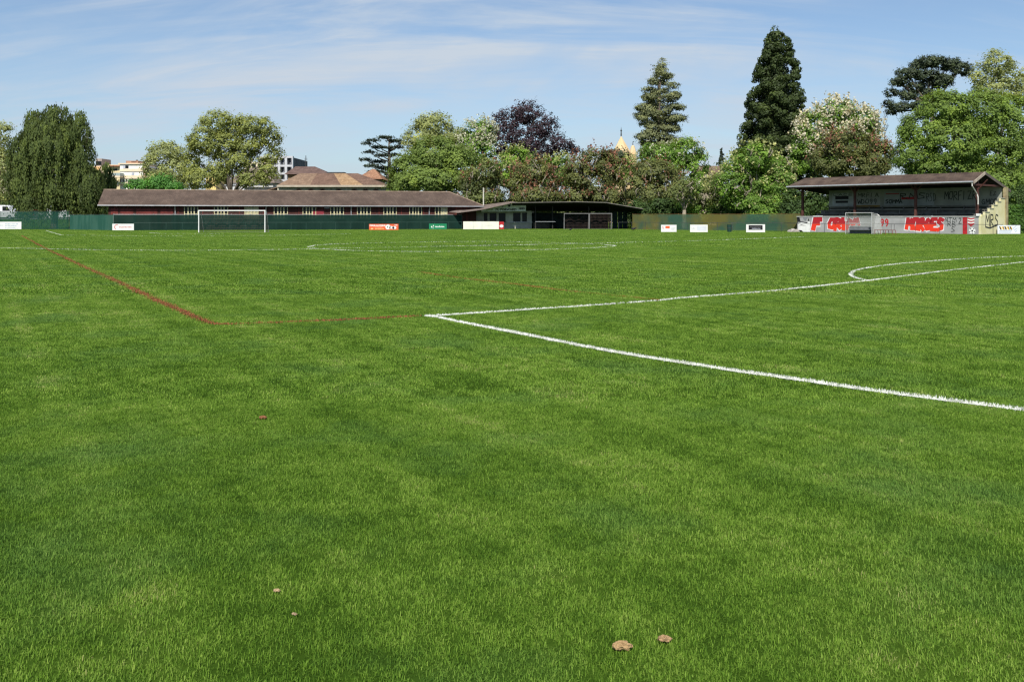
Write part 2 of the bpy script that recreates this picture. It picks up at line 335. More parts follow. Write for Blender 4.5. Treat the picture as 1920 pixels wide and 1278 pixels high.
for nm, (k, pts) in LINES.items():
    P = dense(pxl(pts)); n = len(P); T = np.gradient(P, axis=0); T /= np.hypot(T[:,0], T[:,1])[:,None]+1e-9; Nn = np.stack([-T[:,1], T[:,0]], 1)
    P = P+Nn*(np.sin(np.arange(n)*.21+len(nm))*.008+np.sin(np.arange(n)*.047)*.014)[:,None]
    base_w = {'w': .12, 'r': .165, 'f': .20}[k]
    wv = base_w*(1+.12*rng.normal(0,1,n).cumsum()/np.sqrt(np.arange(n)+25))
    wv = np.clip(wv, base_w*.75, base_w*1.3)
    WPTS.append((P, k, base_w))
    far = P[:,1].mean() > 30
    wear = .5+.25*np.sin(np.arange(n)*.19+len(nm))+.25*np.sin(np.arange(n)*.053+2*len(nm))+rng.normal(0,.12,n)      # 0 worn .. 1 fresh paint
    if k == 'w':
        a, c = P-Nn*wv[:,None]*.34, P+Nn*wv[:,None]*.34; z = .006
        Q = np.stack([np.c_[a[:-1], np.full(n-1,z)], np.c_[a[1:], np.full(n-1,z)], np.c_[c[1:], np.full(n-1,z)], np.c_[c[:-1], np.full(n-1,z)]], 1)
        Q = Q[wear[:-1] > (.03 if not far else .42)]
    else: Q = np.zeros((0,4,3))
    seg = np.hypot(*np.diff(P, axis=0).T); mid = (P[1:]+P[:-1])/2
    D = mid[:,1]; den = np.where(D < 14, 7000, np.where(D < 30, 2600, np.where(D < 60, 700, 260)))
    if k == 'r': den = den*.8
    if k == 'f': den = den*.5
    if k == 'w': den = den*np.clip((.45 if far else .8)+(.6 if far else .3)*wear[:-1], .2, 1.1)
    cnt = rng.poisson(seg*base_w*1.1*den); idx = np.repeat(np.arange(n-1), cnt); u = rng.uniform(0,1,len(idx))
    off = rng.normal(0, .26, len(idx)); off = np.where(np.abs(off) > .75, rng.uniform(-.5,.5,len(idx)), off)*wv[idx]
    xy = P[idx]*(1-u)[:,None]+P[idx+1]*u[:,None]+Nn[idx]*off[:,None]
    if k != 'w':                                    # worn in patches
        keep = (np.sin(xy[:,0]*2.1+xy[:,1]*.9)+np.sin(xy[:,0]*.63-xy[:,1]*1.7)+rng.normal(0,.8,len(xy))) > (-1.7 if k == 'r' else -.7)
        xy = xy[keep]
    Dd = xy[:,1]; wid = np.where(Dd < 14, .0045, np.where(Dd < 30, .009, np.where(Dd < 60, .02, .04)))*rng.uniform(.7,1.3,len(xy))
    hg = np.where(Dd < 30, .034, .036)*rng.uniform(.55,1.15,len(xy))
    V = np.concatenate([Q, blades(xy, hg, wid)], 0)
    me = nmesh(nm, V, 4, paint[k]); o = bpy.data.objects.new(nm, me); C.objects.link(o); props(o, kind='structure')

# --- the grass: tufts of mown blades over the whole pitch (one mass)
def tuft(name, nb, rad, h, w):
    r = rad*np.sqrt(rng.uniform(0,1,nb)); a = rng.uniform(0,2*np.pi,nb); xy = np.stack([r*np.cos(a), r*np.sin(a)], 1)
    V = blades(xy, h*rng.uniform(.5,1.1,nb), w*rng.uniform(.7,1.3,nb), .75); t = rng.uniform(0,1,nb); t = np.concatenate([t, t])
    me = nmesh(name, V, 4, M['blade'], t); return bpy.data.objects.new(name, me)
ZONES = [  # near, far, tufts per m2, blades, radius, blade height, blade width
 (2.6, 8.5, 1150, 17, .046, .0185, .0027), (8.0, 20, 260, 26, .085, .023, .0052), (19, 52, 30, 44, .24, .030, .012), (50, 128, 4.6, 70, .62, .032, .026)]
pts, lod, dark = [], [], []
for zi, (y0, y1, den, *_r) in enumerate(ZONES):
    n = int(den*.62*(y1*y1-y0*y0)); Y = np.sqrt(rng.uniform(y0*y0, y1*y1, n)); X = rng.uniform(-.62, .62, n)*Y
    pts.append(np.stack([X, Y], 1)); lod.append(np.full(n, zi))
pts = np.concatenate(pts); lod = np.concatenate(lod)
keep = np.ones(len(pts), bool)
for P, k, bw in WPTS:
    if k == 'f': continue
    for zi, rr in enumerate((.02, .03, .05, .0)):
        if zi == 3: continue
        sel = np.where((lod == zi) & keep)[0]; lim = bw/2+(rr if k == 'w' else -.01)
        x0, x1, y0, y1 = P[:,0].min()-1, P[:,0].max()+1, P[:,1].min()-1, P[:,1].max()+1
        q = pts[sel]; near = (q[:,0] > x0) & (q[:,0] < x1) & (q[:,1] > y0) & (q[:,1] < y1); sel = sel[near]; q = q[near]
        Ps = P[::1] if zi < 2 else P[::2]
        for c0 in range(0, len(q), 4000):
            qq = q[c0:c0+4000]; d2 = ((qq[:,None,:]-Ps[None,:,:])**2).sum(2).min(1); dd = np.sqrt(d2)
            keep[sel[c0:c0+4000][dd < lim]] = False
pts, lod = pts[keep], lod[keep]
gme = bpy.data.meshes.new('grass'); gme.vertices.add(len(pts)); gme.vertices.foreach_set('co', np.c_[pts, np.zeros(len(pts))].astype(np.float32).ravel())
at = gme.attributes.new('lod', 'INT', 'POINT'); at.data.foreach_set('value', lod.astype(np.int32))
at = gme.attributes.new('spin', 'FLOAT', 'POINT'); at.data.foreach_set('value', rng.uniform(0, 6.283, len(pts)).astype(np.float32))
at = gme.attributes.new('size', 'FLOAT', 'POINT'); at.data.foreach_set('value', rng.uniform(.72, 1.25, len(pts)).astype(np.float32))
gme.update(); gme.materials.append(M['blade'])
grass = bpy.data.objects.new('grass', gme); C.objects.link(grass)
props(grass, 'short mown green grass covering the football pitch', 'grass', kind='stuff')
def grass_nodes():
    ng = bpy.data.node_groups.new('grass_tufts', 'GeometryNodeTree'); ng.is_modifier = True
    ng.interface.new_socket('Geometry', in_out='INPUT', socket_type='NodeSocketGeometry'); ng.interface.new_socket('Geometry', in_out='OUTPUT', socket_type='NodeSocketGeometry')
    N, L = ng.nodes, ng.links; gi = N.new('NodeGroupInput'); go = N.new('NodeGroupOutput'); jn = N.new('GeometryNodeJoinGeometry')
    def attr(nm, ty):
        a = N.new('GeometryNodeInputNamedAttribute'); a.data_type = ty; a.inputs[0].default_value = nm; return a.outputs[0]
    spin = N.new('ShaderNodeCombineXYZ'); L.new(attr('spin', 'FLOAT'), spin.inputs[2])
    for zi, (_a, _b, _d, nb, rad, h, w) in enumerate(ZONES):
        cmp_ = N.new('FunctionNodeCompare'); cmp_.data_type = 'INT'; cmp_.operation = 'EQUAL'; L.new(attr('lod', 'INT'), cmp_.inputs[2]); cmp_.inputs[3].default_value = zi
        jv = N.new('GeometryNodeJoinGeometry')
        for v in range(3):
            oi = N.new('GeometryNodeObjectInfo'); oi.inputs['Object'].default_value = tuft('grass_tuft', nb, rad, h, w); oi.inputs['As Instance'].default_value = True
            L.new(oi.outputs['Geometry'], jv.inputs[0])
        ip = N.new('GeometryNodeInstanceOnPoints'); L.new(gi.outputs[0], ip.inputs['Points']); L.new(cmp_.outputs[0], ip.inputs['Selection'])
        L.new(jv.outputs[0], ip.inputs['Instance']); ip.inputs['Pick Instance'].default_value = True
        rv = N.new('FunctionNodeRandomValue'); rv.data_type = 'INT'; rv.inputs[4].default_value = 0; rv.inputs[5].default_value = 2
        L.new(rv.outputs[2], ip.inputs['Instance Index'])
        L.new(spin.outputs[0], ip.inputs['Rotation'])
        L.new(attr('size', 'FLOAT'), ip.inputs['Scale']); L.new(ip.outputs[0], jn.inputs[0])
    L.new(jn.outputs[0], go.inputs[0])
    md = grass.modifiers.new('tufts', 'NODES'); md.node_group = ng
grass_nodes()

# ================================================================== BUILT THINGS
# --- long red wooden building behind the fence
def red_building():
    A = XY(203, 118.6); B = XY(893, 130.5); F = Frame(A, B); Ln = F.len; EZ, RZ, DP = 3.42, 5.2, 7.4
    root = thing('long_building', (*(F.A+F.u*Ln/2), 0), 'long low dark red wooden building with grey-brown tiled roof behind the green fence', 'building')
    wall = mat('red_board_wall', (.085,.026,.018), .8, .3, 1.2, .3, col2=(.048,.016,.012), stretch=(6,6,.4)); roof = roofmat('grey_brown_tiles', (.078,.053,.040), (.118,.083,.063), F, .34, .5)
    gut = mat('zinc_gutter', (.26,.27,.28), .5, .15, 2, metal=.3); batt = mat('red_batten', (.15,.032,.024), .75, .3, 2); fr = mat('cream_window_frame', (.60,.53,.30), .6, .12, 5)
    MB().fbox(F, 0, Ln, 0, DP, 0, EZ).build('wall', wall, root)
    ov = .5; y0, y1 = -ov, DP+ov; sl = (RZ-EZ)/(DP/2); ez = EZ-sl*ov+.06; rt = DP/2; hip = 4.2
    r = MB()
    e = [F.P(-1.2,y0,ez), F.P(Ln+1,y0,ez), F.P(Ln+1,y1,ez), F.P(-1.2,y1,ez)]; rg = [F.P(-1.2,rt,RZ+.1), F.P(Ln-hip+1,rt,RZ+.1)]
    r.add(e+rg, [(0,1,5,4),(1,2,5),(2,3,4,5),(3,0,4)]); r.add([(p[0],p[1],p[2]-.12) for p in e], [(3,2,1,0)])
    for i in range(4): a, c = e[i], e[(i+1) % 4]; r.add([a, (a[0],a[1],a[2]-.12), (c[0],c[1],c[2]-.12), c], [(0,1,2,3)])
    rf = r.build('roof', roof, root)
    rc = mat('ridge_tiles', (.27,.20,.15), .85, .25, 1.5)
    MB().tube([tuple(np.array(rg[0])+(0,0,.02)), tuple(np.array(rg[1])+(0,0,.02))], .09, 6).build('ridge_cap', rc, rf)
    MB().tube([tuple(np.array(rg[1])+(0,0,.02)), tuple(np.array(e[1])+(0,0,.03))], .08, 6).build('ridge_cap', rc, rf)
    MB().tube([F.P(-1.2,y0-.05,ez-.08), F.P(Ln+1,y0-.05,ez-.08)], .085, 8).build('gutter', gut, root)
    for px in (328.5, 499, 658.5, 805):
        s = F.s_at(px, -.15); MB().tube([F.P(s,y0,ez-.12), F.P(s,y0+.1,ez-.3), F.P(s,-.12,ez-.75), F.P(s,-.12,.05)], .07, 8).build('downpipe', M['galv'], root)
    wins = [(346,371),(402,427),(459,484),(514,539),(568,592),(620,644),(670,694.5),(719.5,743),(768,790.5),(816,838)]
    for i, (a, c) in enumerate(wins):
        s0, s1 = F.s_at(a), F.s_at(c); z0, z1 = 1.45, 3.12; w = s1-s0
        win = MB().fbox(F, s0, s1, -.02, .0, z0, z1)
        win = win.build('window', M['glass'], root)
        fm = MB()
        for q, ww in ((0,.10),(.27,.16),(.5,.12),(.73,.16),(1,.10)): fm.fbox(F, s0+w*q-ww/2, s0+w*q+ww/2, -.075, -.015, z0, z1)
        for zz, h in ((z0,.08),(z0+.62,.05),(z1-.06,.06)): 
            for q in ((0,.27),(.27,.5),(.5,.73),(.73,1)): fm.fbox(F, s0+w*q[0]+.08, s0+w*q[1]-.08, -.06, -.015, zz, zz+h)
        fm.build('frame', fr, win)
        if i in (2, 9):
            cm = mat('pale_curtain', (.50,.47,.30), .9, .25, 3)
            for q in ((.03,.24),(.29,.47),(.53,.71),(.76,.97)):
                if i == 9 and q[0] < .5: continue
                MB().fbox(F, s0+w*q[0], s0+w*q[1], -.034, -.026, z0+.1, z1-.1).build('curtain', cm, win)
    wr = [(F.s_at(a)-.25, F.s_at(c)+.25) for a, c in wins]
    s = .8
    while s < Ln-.5:
        if not any(a < s < c for a, c in wr): MB().fbox(F, s-.05, s+.05, -.045, 0, 0, EZ-.3).build('batten', batt, root)
        s += 1.55
    for a, c in ((206,223),(224,252),(254,297),(299,326)):      # boarded leaves of the left bays
        MB().fbox(F, F.s_at(a)+.12, F.s_at(c)-.12, -.03, 0, .1, 2.75).build('door_leaf', mat('red_door', (.15,.03,.024), .75, .25, 2), root)
    s = F.s_at(597); MB().fbox(F, s-.75, s+.75, -.07, -.003, 1.7, 2.6).build('sign_panel', mat('red_panel', (.24,.03,.04), .7, .2, 2), root)
    s = F.s_at(613); MB().fbox(F, s-.35, s+.35, -.06, -.003, 2.86, 2.96).build('name_plate', M['greyprint'], root)
red_building()

# --- green screened fences
def fence(name, label, A, B, h, spans, mats, posts_over=.12, post_w=.05, postm=None, rail=True, group=None):
    F = Frame(A, B); root = thing(name, (*(F.A+F.u*F.len/2), 0), label, 'fence', group); n = spans; st = F.len/n
    pm = MB().tube([(0,0,0),(0,0,h+posts_over)], post_w/2, 6); me = None
    for i in range(n+1):
        p = F.P(i*st, .03, 0)
        if me is None:
            m0 = MB(); m0.tube([p, (p[0],p[1],h+posts_over)], post_w/2, 6); o = m0.build('post', postm or M['darkmetal'], root); me = o.data; first = p
        else:
            o = bpy.data.objects.new('post', me); C.objects.link(o); o.parent = root; o.location = tuple(np.array(p)-np.array(first)); ROOT[o.name] = ROOT[root.name]
    for i in range(n):
        b = MB(); k = 6; a = rng.normal(0, .018, (k+1, 4)); top = []                # screen sags and bellies a little between posts
        for j in range(k+1):
            s = i*st+st*j/k; bel = 0 if j in (0, k) else 1
            sag = -.035*math.sin(math.pi*j/k)
            for q, z in enumerate((.03, h*.35, h*.7, h+sag)): b.v.append(F.P(s, -.03+bel*a[j, q]*1.3, z))
        for j in range(k):
            for q in range(3): v = j*4+q; b.f.append((v, v+4, v+5, v+1))
        b.build('screen_panel', mats[i % len(mats)] if not callable(mats) else mats(i), root, True)
    if rail: MB().tube([F.P(0,.03,h+.02), F.P(F.len,.03,h+.02)], .022, 6).build('top_wire', postm or M['darkmetal'], root)
    return F
net_dark = netmat('dark_green_screen', (.007,.028,.021), .97, (.011,.037,.028), .8, (1,1,.5))
net_teal = netmat('teal_screen', (.024,.088,.064), .95, (.042,.115,.085), .9, (2,2,.3))
net_open = netmat('loose_green_netting', (.012,.060,.045), .66, (.02,.075,.055), .8)
FL = fence('green_fence', 'dark green screened fence running behind the far goal', XY(213,114.5), XY(866,127), 1.98, 19, [net_dark], postm=M['galv'])
fence('green_fence', 'faded teal screened fence section between the netting and the dark green fence', XY(131,121.5), XY(213.5,114.9), 1.97, 4, [net_teal])
fence('netting_fence', 'see-through green netting fence in front of the parked vehicles', XY(-60,128.5), XY(129.5,122.2), 2.42, 6, [net_open])
def rmat(i): return rn1
rn1 = netmat('ochre_patched_screen', (.042,.096,.064), .86, (.130,.118,.034), .26, (1.3,1.3,1.0), .42, .60)  # noise mixes green and ochre in patches over the screen
FR = fence('mottled_fence', 'green screened fence with ochre patches below the chestnut trees', XY(1186,122), XY(1500,108), 2.03, 10, rmat, postm=mat('rusty_post', (.16,.09,.03), .8, .3, 3))

# --- handrails round the pitch
def railing(label, A, B, px_posts=None, n=8, h=.98, m=None):
    F = Frame(A, B); root = thing('handrail', (*F.A, 0), label, 'railing', 'pitch handrails'); m = m or M['darkmetal']
    MB().tube([F.P(0,0,h), F.P(F.len,0,h)], .024, 6).build('rail', m, root)
    ss = [F.s_at(p) for p in px_posts] if px_posts else [F.len*i/n for i in range(n+1)]
    for s in ss: MB().tube([F.P(s,0,0), F.P(s,0,h)], .022, 6).build('post', m, root)
railing('thin handrail in front of the dark green fence behind the goal', XY(250,113), XY(866,125.4), n=22, m=mat('green_rail', (.03,.07,.055), .5, .2, 2))
railing('thin handrail in front of the mottled green fence', XY(1160,121), XY(1497,105.5), n=12)

# --- clubhouse with canopy
def clubhouse():
    F = Frame(XY(868,131.5), XY(1186,131.5))
    S = lambda px, t=0: F.s_at(px, t)
    root = thing('clubhouse', F.P(S(960),0,0), 'low clubhouse with grey walls and dark canopy roof beside the red building', 'clubhouse')
    wall = mat('grey_green_render', (.42,.41,.34), .9, .15, 1.5, .1); sign = mat('pale_sign_board', (.78,.80,.72), .7, .1, 2)
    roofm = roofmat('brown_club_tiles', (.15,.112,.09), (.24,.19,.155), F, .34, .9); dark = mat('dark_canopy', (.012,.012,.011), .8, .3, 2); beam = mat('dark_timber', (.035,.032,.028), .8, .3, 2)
    zt = 2.55
    # front wall left of the canopy, with openings
    ops = [(907,914,.9,2.25),(918,931,.9,2.25),(935,948,.9,2.25),(962,976,.95,2.3),(979,988,.95,2.3)]
    x = S(897); 
    MB().fbox(F, S(884), S(905), 0, .2, 0, zt).build('wall', wall, root)
    prev = 905
    for a, c, z0, z1 in ops:
        MB().fbox(F, S(prev), S(a), 0, .2, 0, zt).build('wall', wall, root)
        MB().fbox(F, S(a), S(c), 0, .2, 0, z0-.003).build('wall', wall, root); MB().fbox(F, S(a), S(c), 0, .2, z1+.003, zt).build('wall', wall, root)
        w = MB().fbox(F, S(a), S(c), .08, .12, z0, z1).build('window', M['glass'], root)
        fm = MB(); d = .06
        fm.fbox(F, S(a), S(a)+d, .02, .078, z0, z1); fm.fbox(F, S(c)-d, S(c), .02, .078, z0, z1); fm.fbox(F, S(a)+d, S(c)-d, .02, .078, z0, z0+d); fm.build('frame', beam, w)
        prev = c
    MB().fbox(F, S(prev), S(997), 0, .2, 0, zt).build('wall', wall, root)
    MB().fbox(F, S(884), S(884)+.2, .2, 7, 0, zt).build('wall', wall, root); MB().fbox(F, S(997)-.2, S(997), .2, 7, 0, zt).build('wall', wall, root)
    MB().fbox(F, S(950), S(998), -.35, -.004, .86, .98).build('counter', M['galv'], root)
    # name board under the roof
    sb = MB(); t = -1.6; zb = 2.62
    pl = [(S(902,t),zb-.20),(S(986,t),zb-.10),(S(986,t),3.30),(S(962,t),3.52),(S(945,t),3.40),(S(926,t),3.10),(S(906,t),2.78)]
    sb.prism([F.P(s,t,z) for s, z in pl], tuple(np.array([*(F.v*.06), 0]))); nb = sb.build('name_board', sign, root)
    lt = mat('black_lettering', (.02,.022,.02), .6, .1, 2)
    text(F, 'FC FORWARD', S(929,t), t-.012, 2.60, .42, lt, nb, width=S(967.5,t)-S(928,t), bold=.02)
    text(F, '1899', S(972,t), t-.012, 2.72, .42, lt, nb, width=S(983.5,t)-S(971.5,t), bold=.02)
    blur_text(F, S(911,t), S(924,t), 2.70, .2, mat('dark_green_lettering', (.05,.09,.06), .6, .1, 2), nb, 6, t-.012)
    sx = S(955,t); flat(F, [[(sx-.17,3.42),(sx+.17,3.42),(sx+.17,3.2),(sx,3.08),(sx-.17,3.2)]], t-.012, lt, nb, 'club_crest')
    sx = S(942.5,t); flat(F, [[(sx-.12,3.24),(sx+.14,3.3),(sx+.1,3.12),(sx-.12,3.08)]], t-.012, lt, nb, 'club_crest')
    # left roof, tilted towards the pitch
    tp = [Wp(858,398.6,125.5), Wp(905,392.5,127), Wp(956,381.2,128), Wp(968,378.8,131), Wp(958,377.6,133), Wp(903,384.5,139), Wp(842,397,127)]
    r = MB(); r.slab([tuple(p) for p in (tp[0],tp[1],tp[5],tp[6])], .06); r.slab([tuple(p) for p in (tp[1],tp[2],tp[3],tp[4],tp[5])], .06)
    r.build('roof', roofm, root)
    # canopy: front edge high, falling to the back
    fr = [Wp(960,379.6,127.5), Wp(1082,377.8,126.5), Wp(1136,379.2,126.5), Wp(1206,391,125)]
    bk = [Wp(962,394,136.5), Wp(1080,395.6,136.5), Wp(1134,395.6,136.5), Wp(1196,397.6,134)]
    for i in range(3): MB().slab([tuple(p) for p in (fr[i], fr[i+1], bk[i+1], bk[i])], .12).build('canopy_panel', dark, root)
    MB().tube([tuple(p+np.array((0,-.06,-.06))) for p in fr], .07, 6).build('canopy_edge', mat('weathered_edge', (.13,.12,.10), .8, .25, 2), root)
    for px in (1004,1036,1104,1143,1190):
        s = S(px, -2); MB().fbox(F, s-.07, s+.07, -2.07, -1.93, 0, 3.15 if px < 1150 else 2.55).build('post', beam, root)
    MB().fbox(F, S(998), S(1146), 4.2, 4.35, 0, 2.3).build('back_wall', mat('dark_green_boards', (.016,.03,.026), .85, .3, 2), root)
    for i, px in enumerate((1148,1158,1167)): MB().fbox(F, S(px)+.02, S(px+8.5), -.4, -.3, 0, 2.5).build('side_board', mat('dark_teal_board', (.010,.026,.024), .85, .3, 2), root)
    MB().fbox(F, S(1003), S(1040), -2.5, -2.44, 1.0, 1.06).build('rail', M['galv'], root)
    MB().fbox(F, S(1000), S(1030), -.2, 1.2, .0, .92).build('bar_counter', mat('bar_front', (.05,.045,.035), .8, .3, 2), root)
    MB().tube([Wp(906.5,385,134), Wp(906.5,352,134)], .09, 8).build('flue_pipe', mat('pale_pipe', (.55,.54,.46), .6, .1, 2), root)
    return F
FC_ = clubhouse()

# --- goals
def goal(name, label, px0, px1, Y, pyt, pyb, post_m, net_m, depth=1.6, rpost=.06, lean=0.0, tilt=False):
    a, c = XY(px0, Y), XY(px1, Y); F = Frame(a, c); root = thing(name, (*(F.A+F.u*F.len/2), 0), label, 'goal'); H = F.z_at(pyt, 0); w = F.len; d = depth
    for s in (0, w): MB().tube([F.P(s,0,0), F.P(s,0,H)], rpost, 10).build('post', post_m, root)
    MB().tube([F.P(-rpost,0,H), F.P(w+rpost,0,H)], rpost, 10).build('crossbar', post_m, root)
    for s in (0, w): MB().tube([F.P(s,0,H-.02), F.P(s,.7,H-.05), F.P(s,d,.03), F.P(s,.05,.03)], .022, 6).build('net_support', M['galv'], root)
    MB().tube([F.P(0,d,.03), F.P(w,d,.03)], .02, 6).build('ground_bar', M['darkmetal'], root)
    # the net: real cords, coarse enough to read as a veil
    nb = MB(); sp = .17; r = .007; P = lambda s, q: F.P(s, *((.7*q/.3, H-.05*q/.3) if q < .3 else (.7+(d-.7)*(q-.3)/.7, (H-.05)*(1-(q-.3)/.7)+.03)))
    ns = int(w/sp)
    def cord(p, q):
        p, q = np.array(p), np.array(q); e = q-p; e = e/(np.linalg.norm(e)+1e-9); n1 = np.cross(e, (.3,.9,.2)); n1 /= np.linalg.norm(n1); n2 = np.cross(e, n1)
        k = [n1*r, (-.5*n1+.87*n2)*r, (-.5*n1-.87*n2)*r]; nb.add([p+x for x in k]+[q+x for x in k], [(0,1,4,3),(1,2,5,4),(2,0,3,5)])
    qs = [0,.15,.3]+[.3+.7*i/10 for i in range(1, 11)]
    for i in range(ns+1):
        s = w*i/ns
        for q0, q1 in zip(qs[:-1], qs[1:]):
            bl = lambda q: np.array([0, .10*math.sin(q*3.1)*math.sin(i*.9), -.04*math.sin(q*9)])
            cord(np.array(P(s,q0))+bl(q0), np.array(P(s,q1))+bl(q1))
    for q in qs:
        for i in range(ns):
            bl = lambda i: np.array([0, .10*math.sin(q*3.1)*math.sin(i*.9), -.04*math.sin(q*9)])
            cord(np.array(P(w*i/ns,q))+bl(i), np.array(P(w*(i+1)/ns,q))+bl(i+1))
    for s in (0, w):
        for i in range(1, 8):
            z = H*i/8; t1 = .7+(d-.7)*(1-z/H); cord(F.P(s,0,z), F.P(s,t1,z))
            t = d*i/8; zt = H if t < .7 else H*(1-(t-.7)/(d-.7)); cord(F.P(s,t,.03), F.P(s,t,zt))
    nb.build('net', net_m, root)
netc = mat('brown_net_cord', (.11,.075,.065), .9, .2, 3)
goal('football_goal', 'white framed football goal with dark net at the far end of the pitch', 372.7, 496.8, 99.3, 395, 436, M['white'], netc)
gr = mat('grey_goal_frame', (.17,.17,.165), .5, .15, 2)
goal('training_goal', 'grey training goal stored under the clubhouse canopy, left of the other one', 1058, 1104, 127.6, 400.5, 430, gr, netc, 1.2, .05)
goal('training_goal', 'grey training goal stored under the right end of the clubhouse canopy', 1105.5, 1147, 126.4, 400.5, 430, gr, netc, 1.2, .05)

# --- advertising boards standing on the grass
def board(px0, px1, pyt, pyb, label, m, draw=None, Y=None, name='advertising_board', slim=.05):
    Y = Y or FPX*HC/(pyb-YH); F = Frame(XY(px0, Y), XY(px1, Y)); z1 = F.z_at(pyt, 0); z0 = max(.02, F.z_at(pyb, 0)); w = F.len
    root = thing(name, (*(F.A+F.u*w/2), 0), label, 'board', 'advertising boards round the pitch')
    MB().fbox(F, 0, w, 0, slim, z0, z1).build('panel', m, root)
    for s in (.15*w, .85*w): MB().fbox(F, s-.03, s+.03, slim+.002, slim+.06, 0, z1-.05).build('leg', M['galv'], root)
    if draw: draw(F, w, z0, z1, root)
def d1(F, w, a, b, r):
    h = b-a
    strokes(F, [[(-.3,.4),(-.5,.15),(-.5,-.15),(-.3,-.38)],[(-.3,.4),(.1,.46)]], .09*h*1.4, -.006, M['redprint'], r, 'red_swoosh', w*.22, a+h*.5, h*.75)
    blur_text(F, w*.32, w*.9, a+h*.38, h*.24, M['redprint'], r, 9)
board(210.5, 251, 419.6, 431.6, 'white board with a red swoosh in front of the dark green fence', M['board'], d1, Y=111.8)
def d0(F, w, a, b, r):
    h = b-a; blur_text(F, w*.32, w*.58, a+h*.45, h*.13, M['greyprint'], r, 7)
    for i in range(3): blur_text(F, w*.63, w*(.93-.03*i), a+h*(.64-.24*i), h*.13, M['bluegrey'], r, 10-i)
board(-42, 40, 415.8, 429.6, 'long white board with faint blue lettering at the left edge of the picture', M['board'], d0, Y=121.5)
def d2(F, w, a, b, r):
    h = b-a
    text(F, 'FERBLANTERIE', w*.02, -.006, a+h*.62, h*.36, M['white'], r, width=w*.54, bold=.01)
    blur_text(F, w*.20, w*.46, a+h*.40, h*.14, mat('pale_orange_print', (.75,.45,.28), .5, .05, 2), r, 9)
    blur_text(F, w*.2, w*.5, a+h*.10, h*.2, mat('yellow_orange_print', (.75,.5,.18), .5, .05, 2), r, 8)
    flat(F, [[(w*(.10+.045*math.cos(k)), a+h*(.2+.14*math.sin(k))) for k in np.linspace(0,6.0,9)]], -.006, mat('yellow_mark', (.75,.5,.2), .5, .05, 2), r, 'round_mark')
    cx, cz = w*.645, a+h*.5       # spanner-like key shape
    flat(F, [[(cx+h*.42*math.cos(k)*1.05, cz+h*.42*math.sin(k)) for k in np.linspace(0,6.0,14)], [(cx+h*.3,cz+h*.22),(w*.86,cz+h*.02),(w*.86,cz-h*.34),(cx+h*.2,cz-h*.26)], [(w*.86+h*.36*math.cos(k), cz-h*.12+h*.26*math.sin(k)) for k in np.linspace(0,6,12)]], -.006, M['white'], r, 'spanner_mark')
    flat(F, [[(cx-h*.08+h*.12*math.cos(k), cz+h*.02+h*.17*math.sin(k)) for k in np.linspace(0,6.0,9)]], -.010, mat('grey_green_mark', (.2,.32,.25), .5, .05, 2), r, 'spanner_hole')
    blur_text(F, w*.87, w*.97, a+h*.74, h*.18, M['white'], r, 3)
board(692, 747, 420, 431.4, 'orange board with a white spanner shape in front of the dark green fence', M['orange'], d2)
def d3(F, w, a, b, r):
    h = b-a; cx = w*.2
    flat(F, [[(cx-.02,a+h*.45),(cx-h*.22,a+h*.62),(cx-h*.3,a+h*.4),(cx-h*.16,a+h*.25)], [(cx+h*.04,a+h*.42),(cx+h*.1,a+h*.85),(cx+h*.25,a+h*.6)], [(cx+h*.02,a+h*.36),(cx+h*.16,a+h*.3),(cx+h*.05,a+h*.1)]], -.006, M['white'], r, 'leaf_mark')
    text(F, 'vaudoise', w*.33, -.006, a+h*.36, h*.42, M['white'], r, width=w*.54, bold=.008)
board(804.5, 837.5, 419.4, 430.2, 'green board with white lettering near the clubhouse', M['green_print'], d3)
def d4(F, w, a, b, r):
    for q in (.28, .5, .53): MB().fbox(F, w*q-.02, w*q+.02, -.02, -.004, a, b).build('joint', M['greyprint'], r)
    blur_text(F, w*.6, w*.84, a+(b-a)*.46, (b-a)*.07, M['greyprint'], r, 12)
board(868.5, 935.5, 415.2, 430, 'long cream board in front of the clubhouse', mat('cream_board', (.76,.74,.62), .6, .08, 1.5), d4)
def d5(F, w, a, b, r):
    h = b-a; flat(F, [[(w*.5+w*.42*math.cos(k), a+h*.42+h*.2*math.sin(k)) for k in np.linspace(0,6,14)]], -.006, M['white'], r, 'white_oval')
board(936, 944.6, 415.8, 430, 'small red board with a white oval beside the long cream board', M['red'], d5)
def d6(F, w, a, b, r):
    h = b-a; flat(F, [[(w*.28,a+h*.5),(w*.56,a+h*.5),(w*.56,a+h*.84),(w*.28,a+h*.84)]], -.006, M['orange'], r, 'orange_block')
    strokes(F, [[(0,0),(.2,.5),(.4,0),(.05,.25)],[(.1,-.1),(.5,-.25)]], .03, -.006, M['redprint'], r, 'small_mark', w*.07, a+h*.56, h*.55)
    for i in range(3): MB().fbox(F, w*.66, w*(.92-.05*i), -.008, -.004, a+h*(.62-.18*i), a+h*(.66-.18*i)).build('text_line', M['greyprint'], r)
board(1239.5, 1268.5, 421.6, 435.2, 'white board with a small orange block, left of three along the stained fence', M['board'], d6)
def d7(F, w, a, b, r):
    h = b-a; text(F, 'LC', w*.08, -.006, a+h*.38, h*.42, M['greyprint'], r, width=w*.2)
    flat(F, [[(w*.4,a+h*.2),(w*.93,a+h*.2),(w*.93,a+h*.82),(w*.4,a+h*.82)]], -.006, mat('pale_grey_field', (.6,.62,.66), .5, .04, 2), r, 'grey_field')
board(1294, 1327, 421.3, 435.6, 'plain white board with pale grey field, middle one along the stained fence', M['board'], d7)
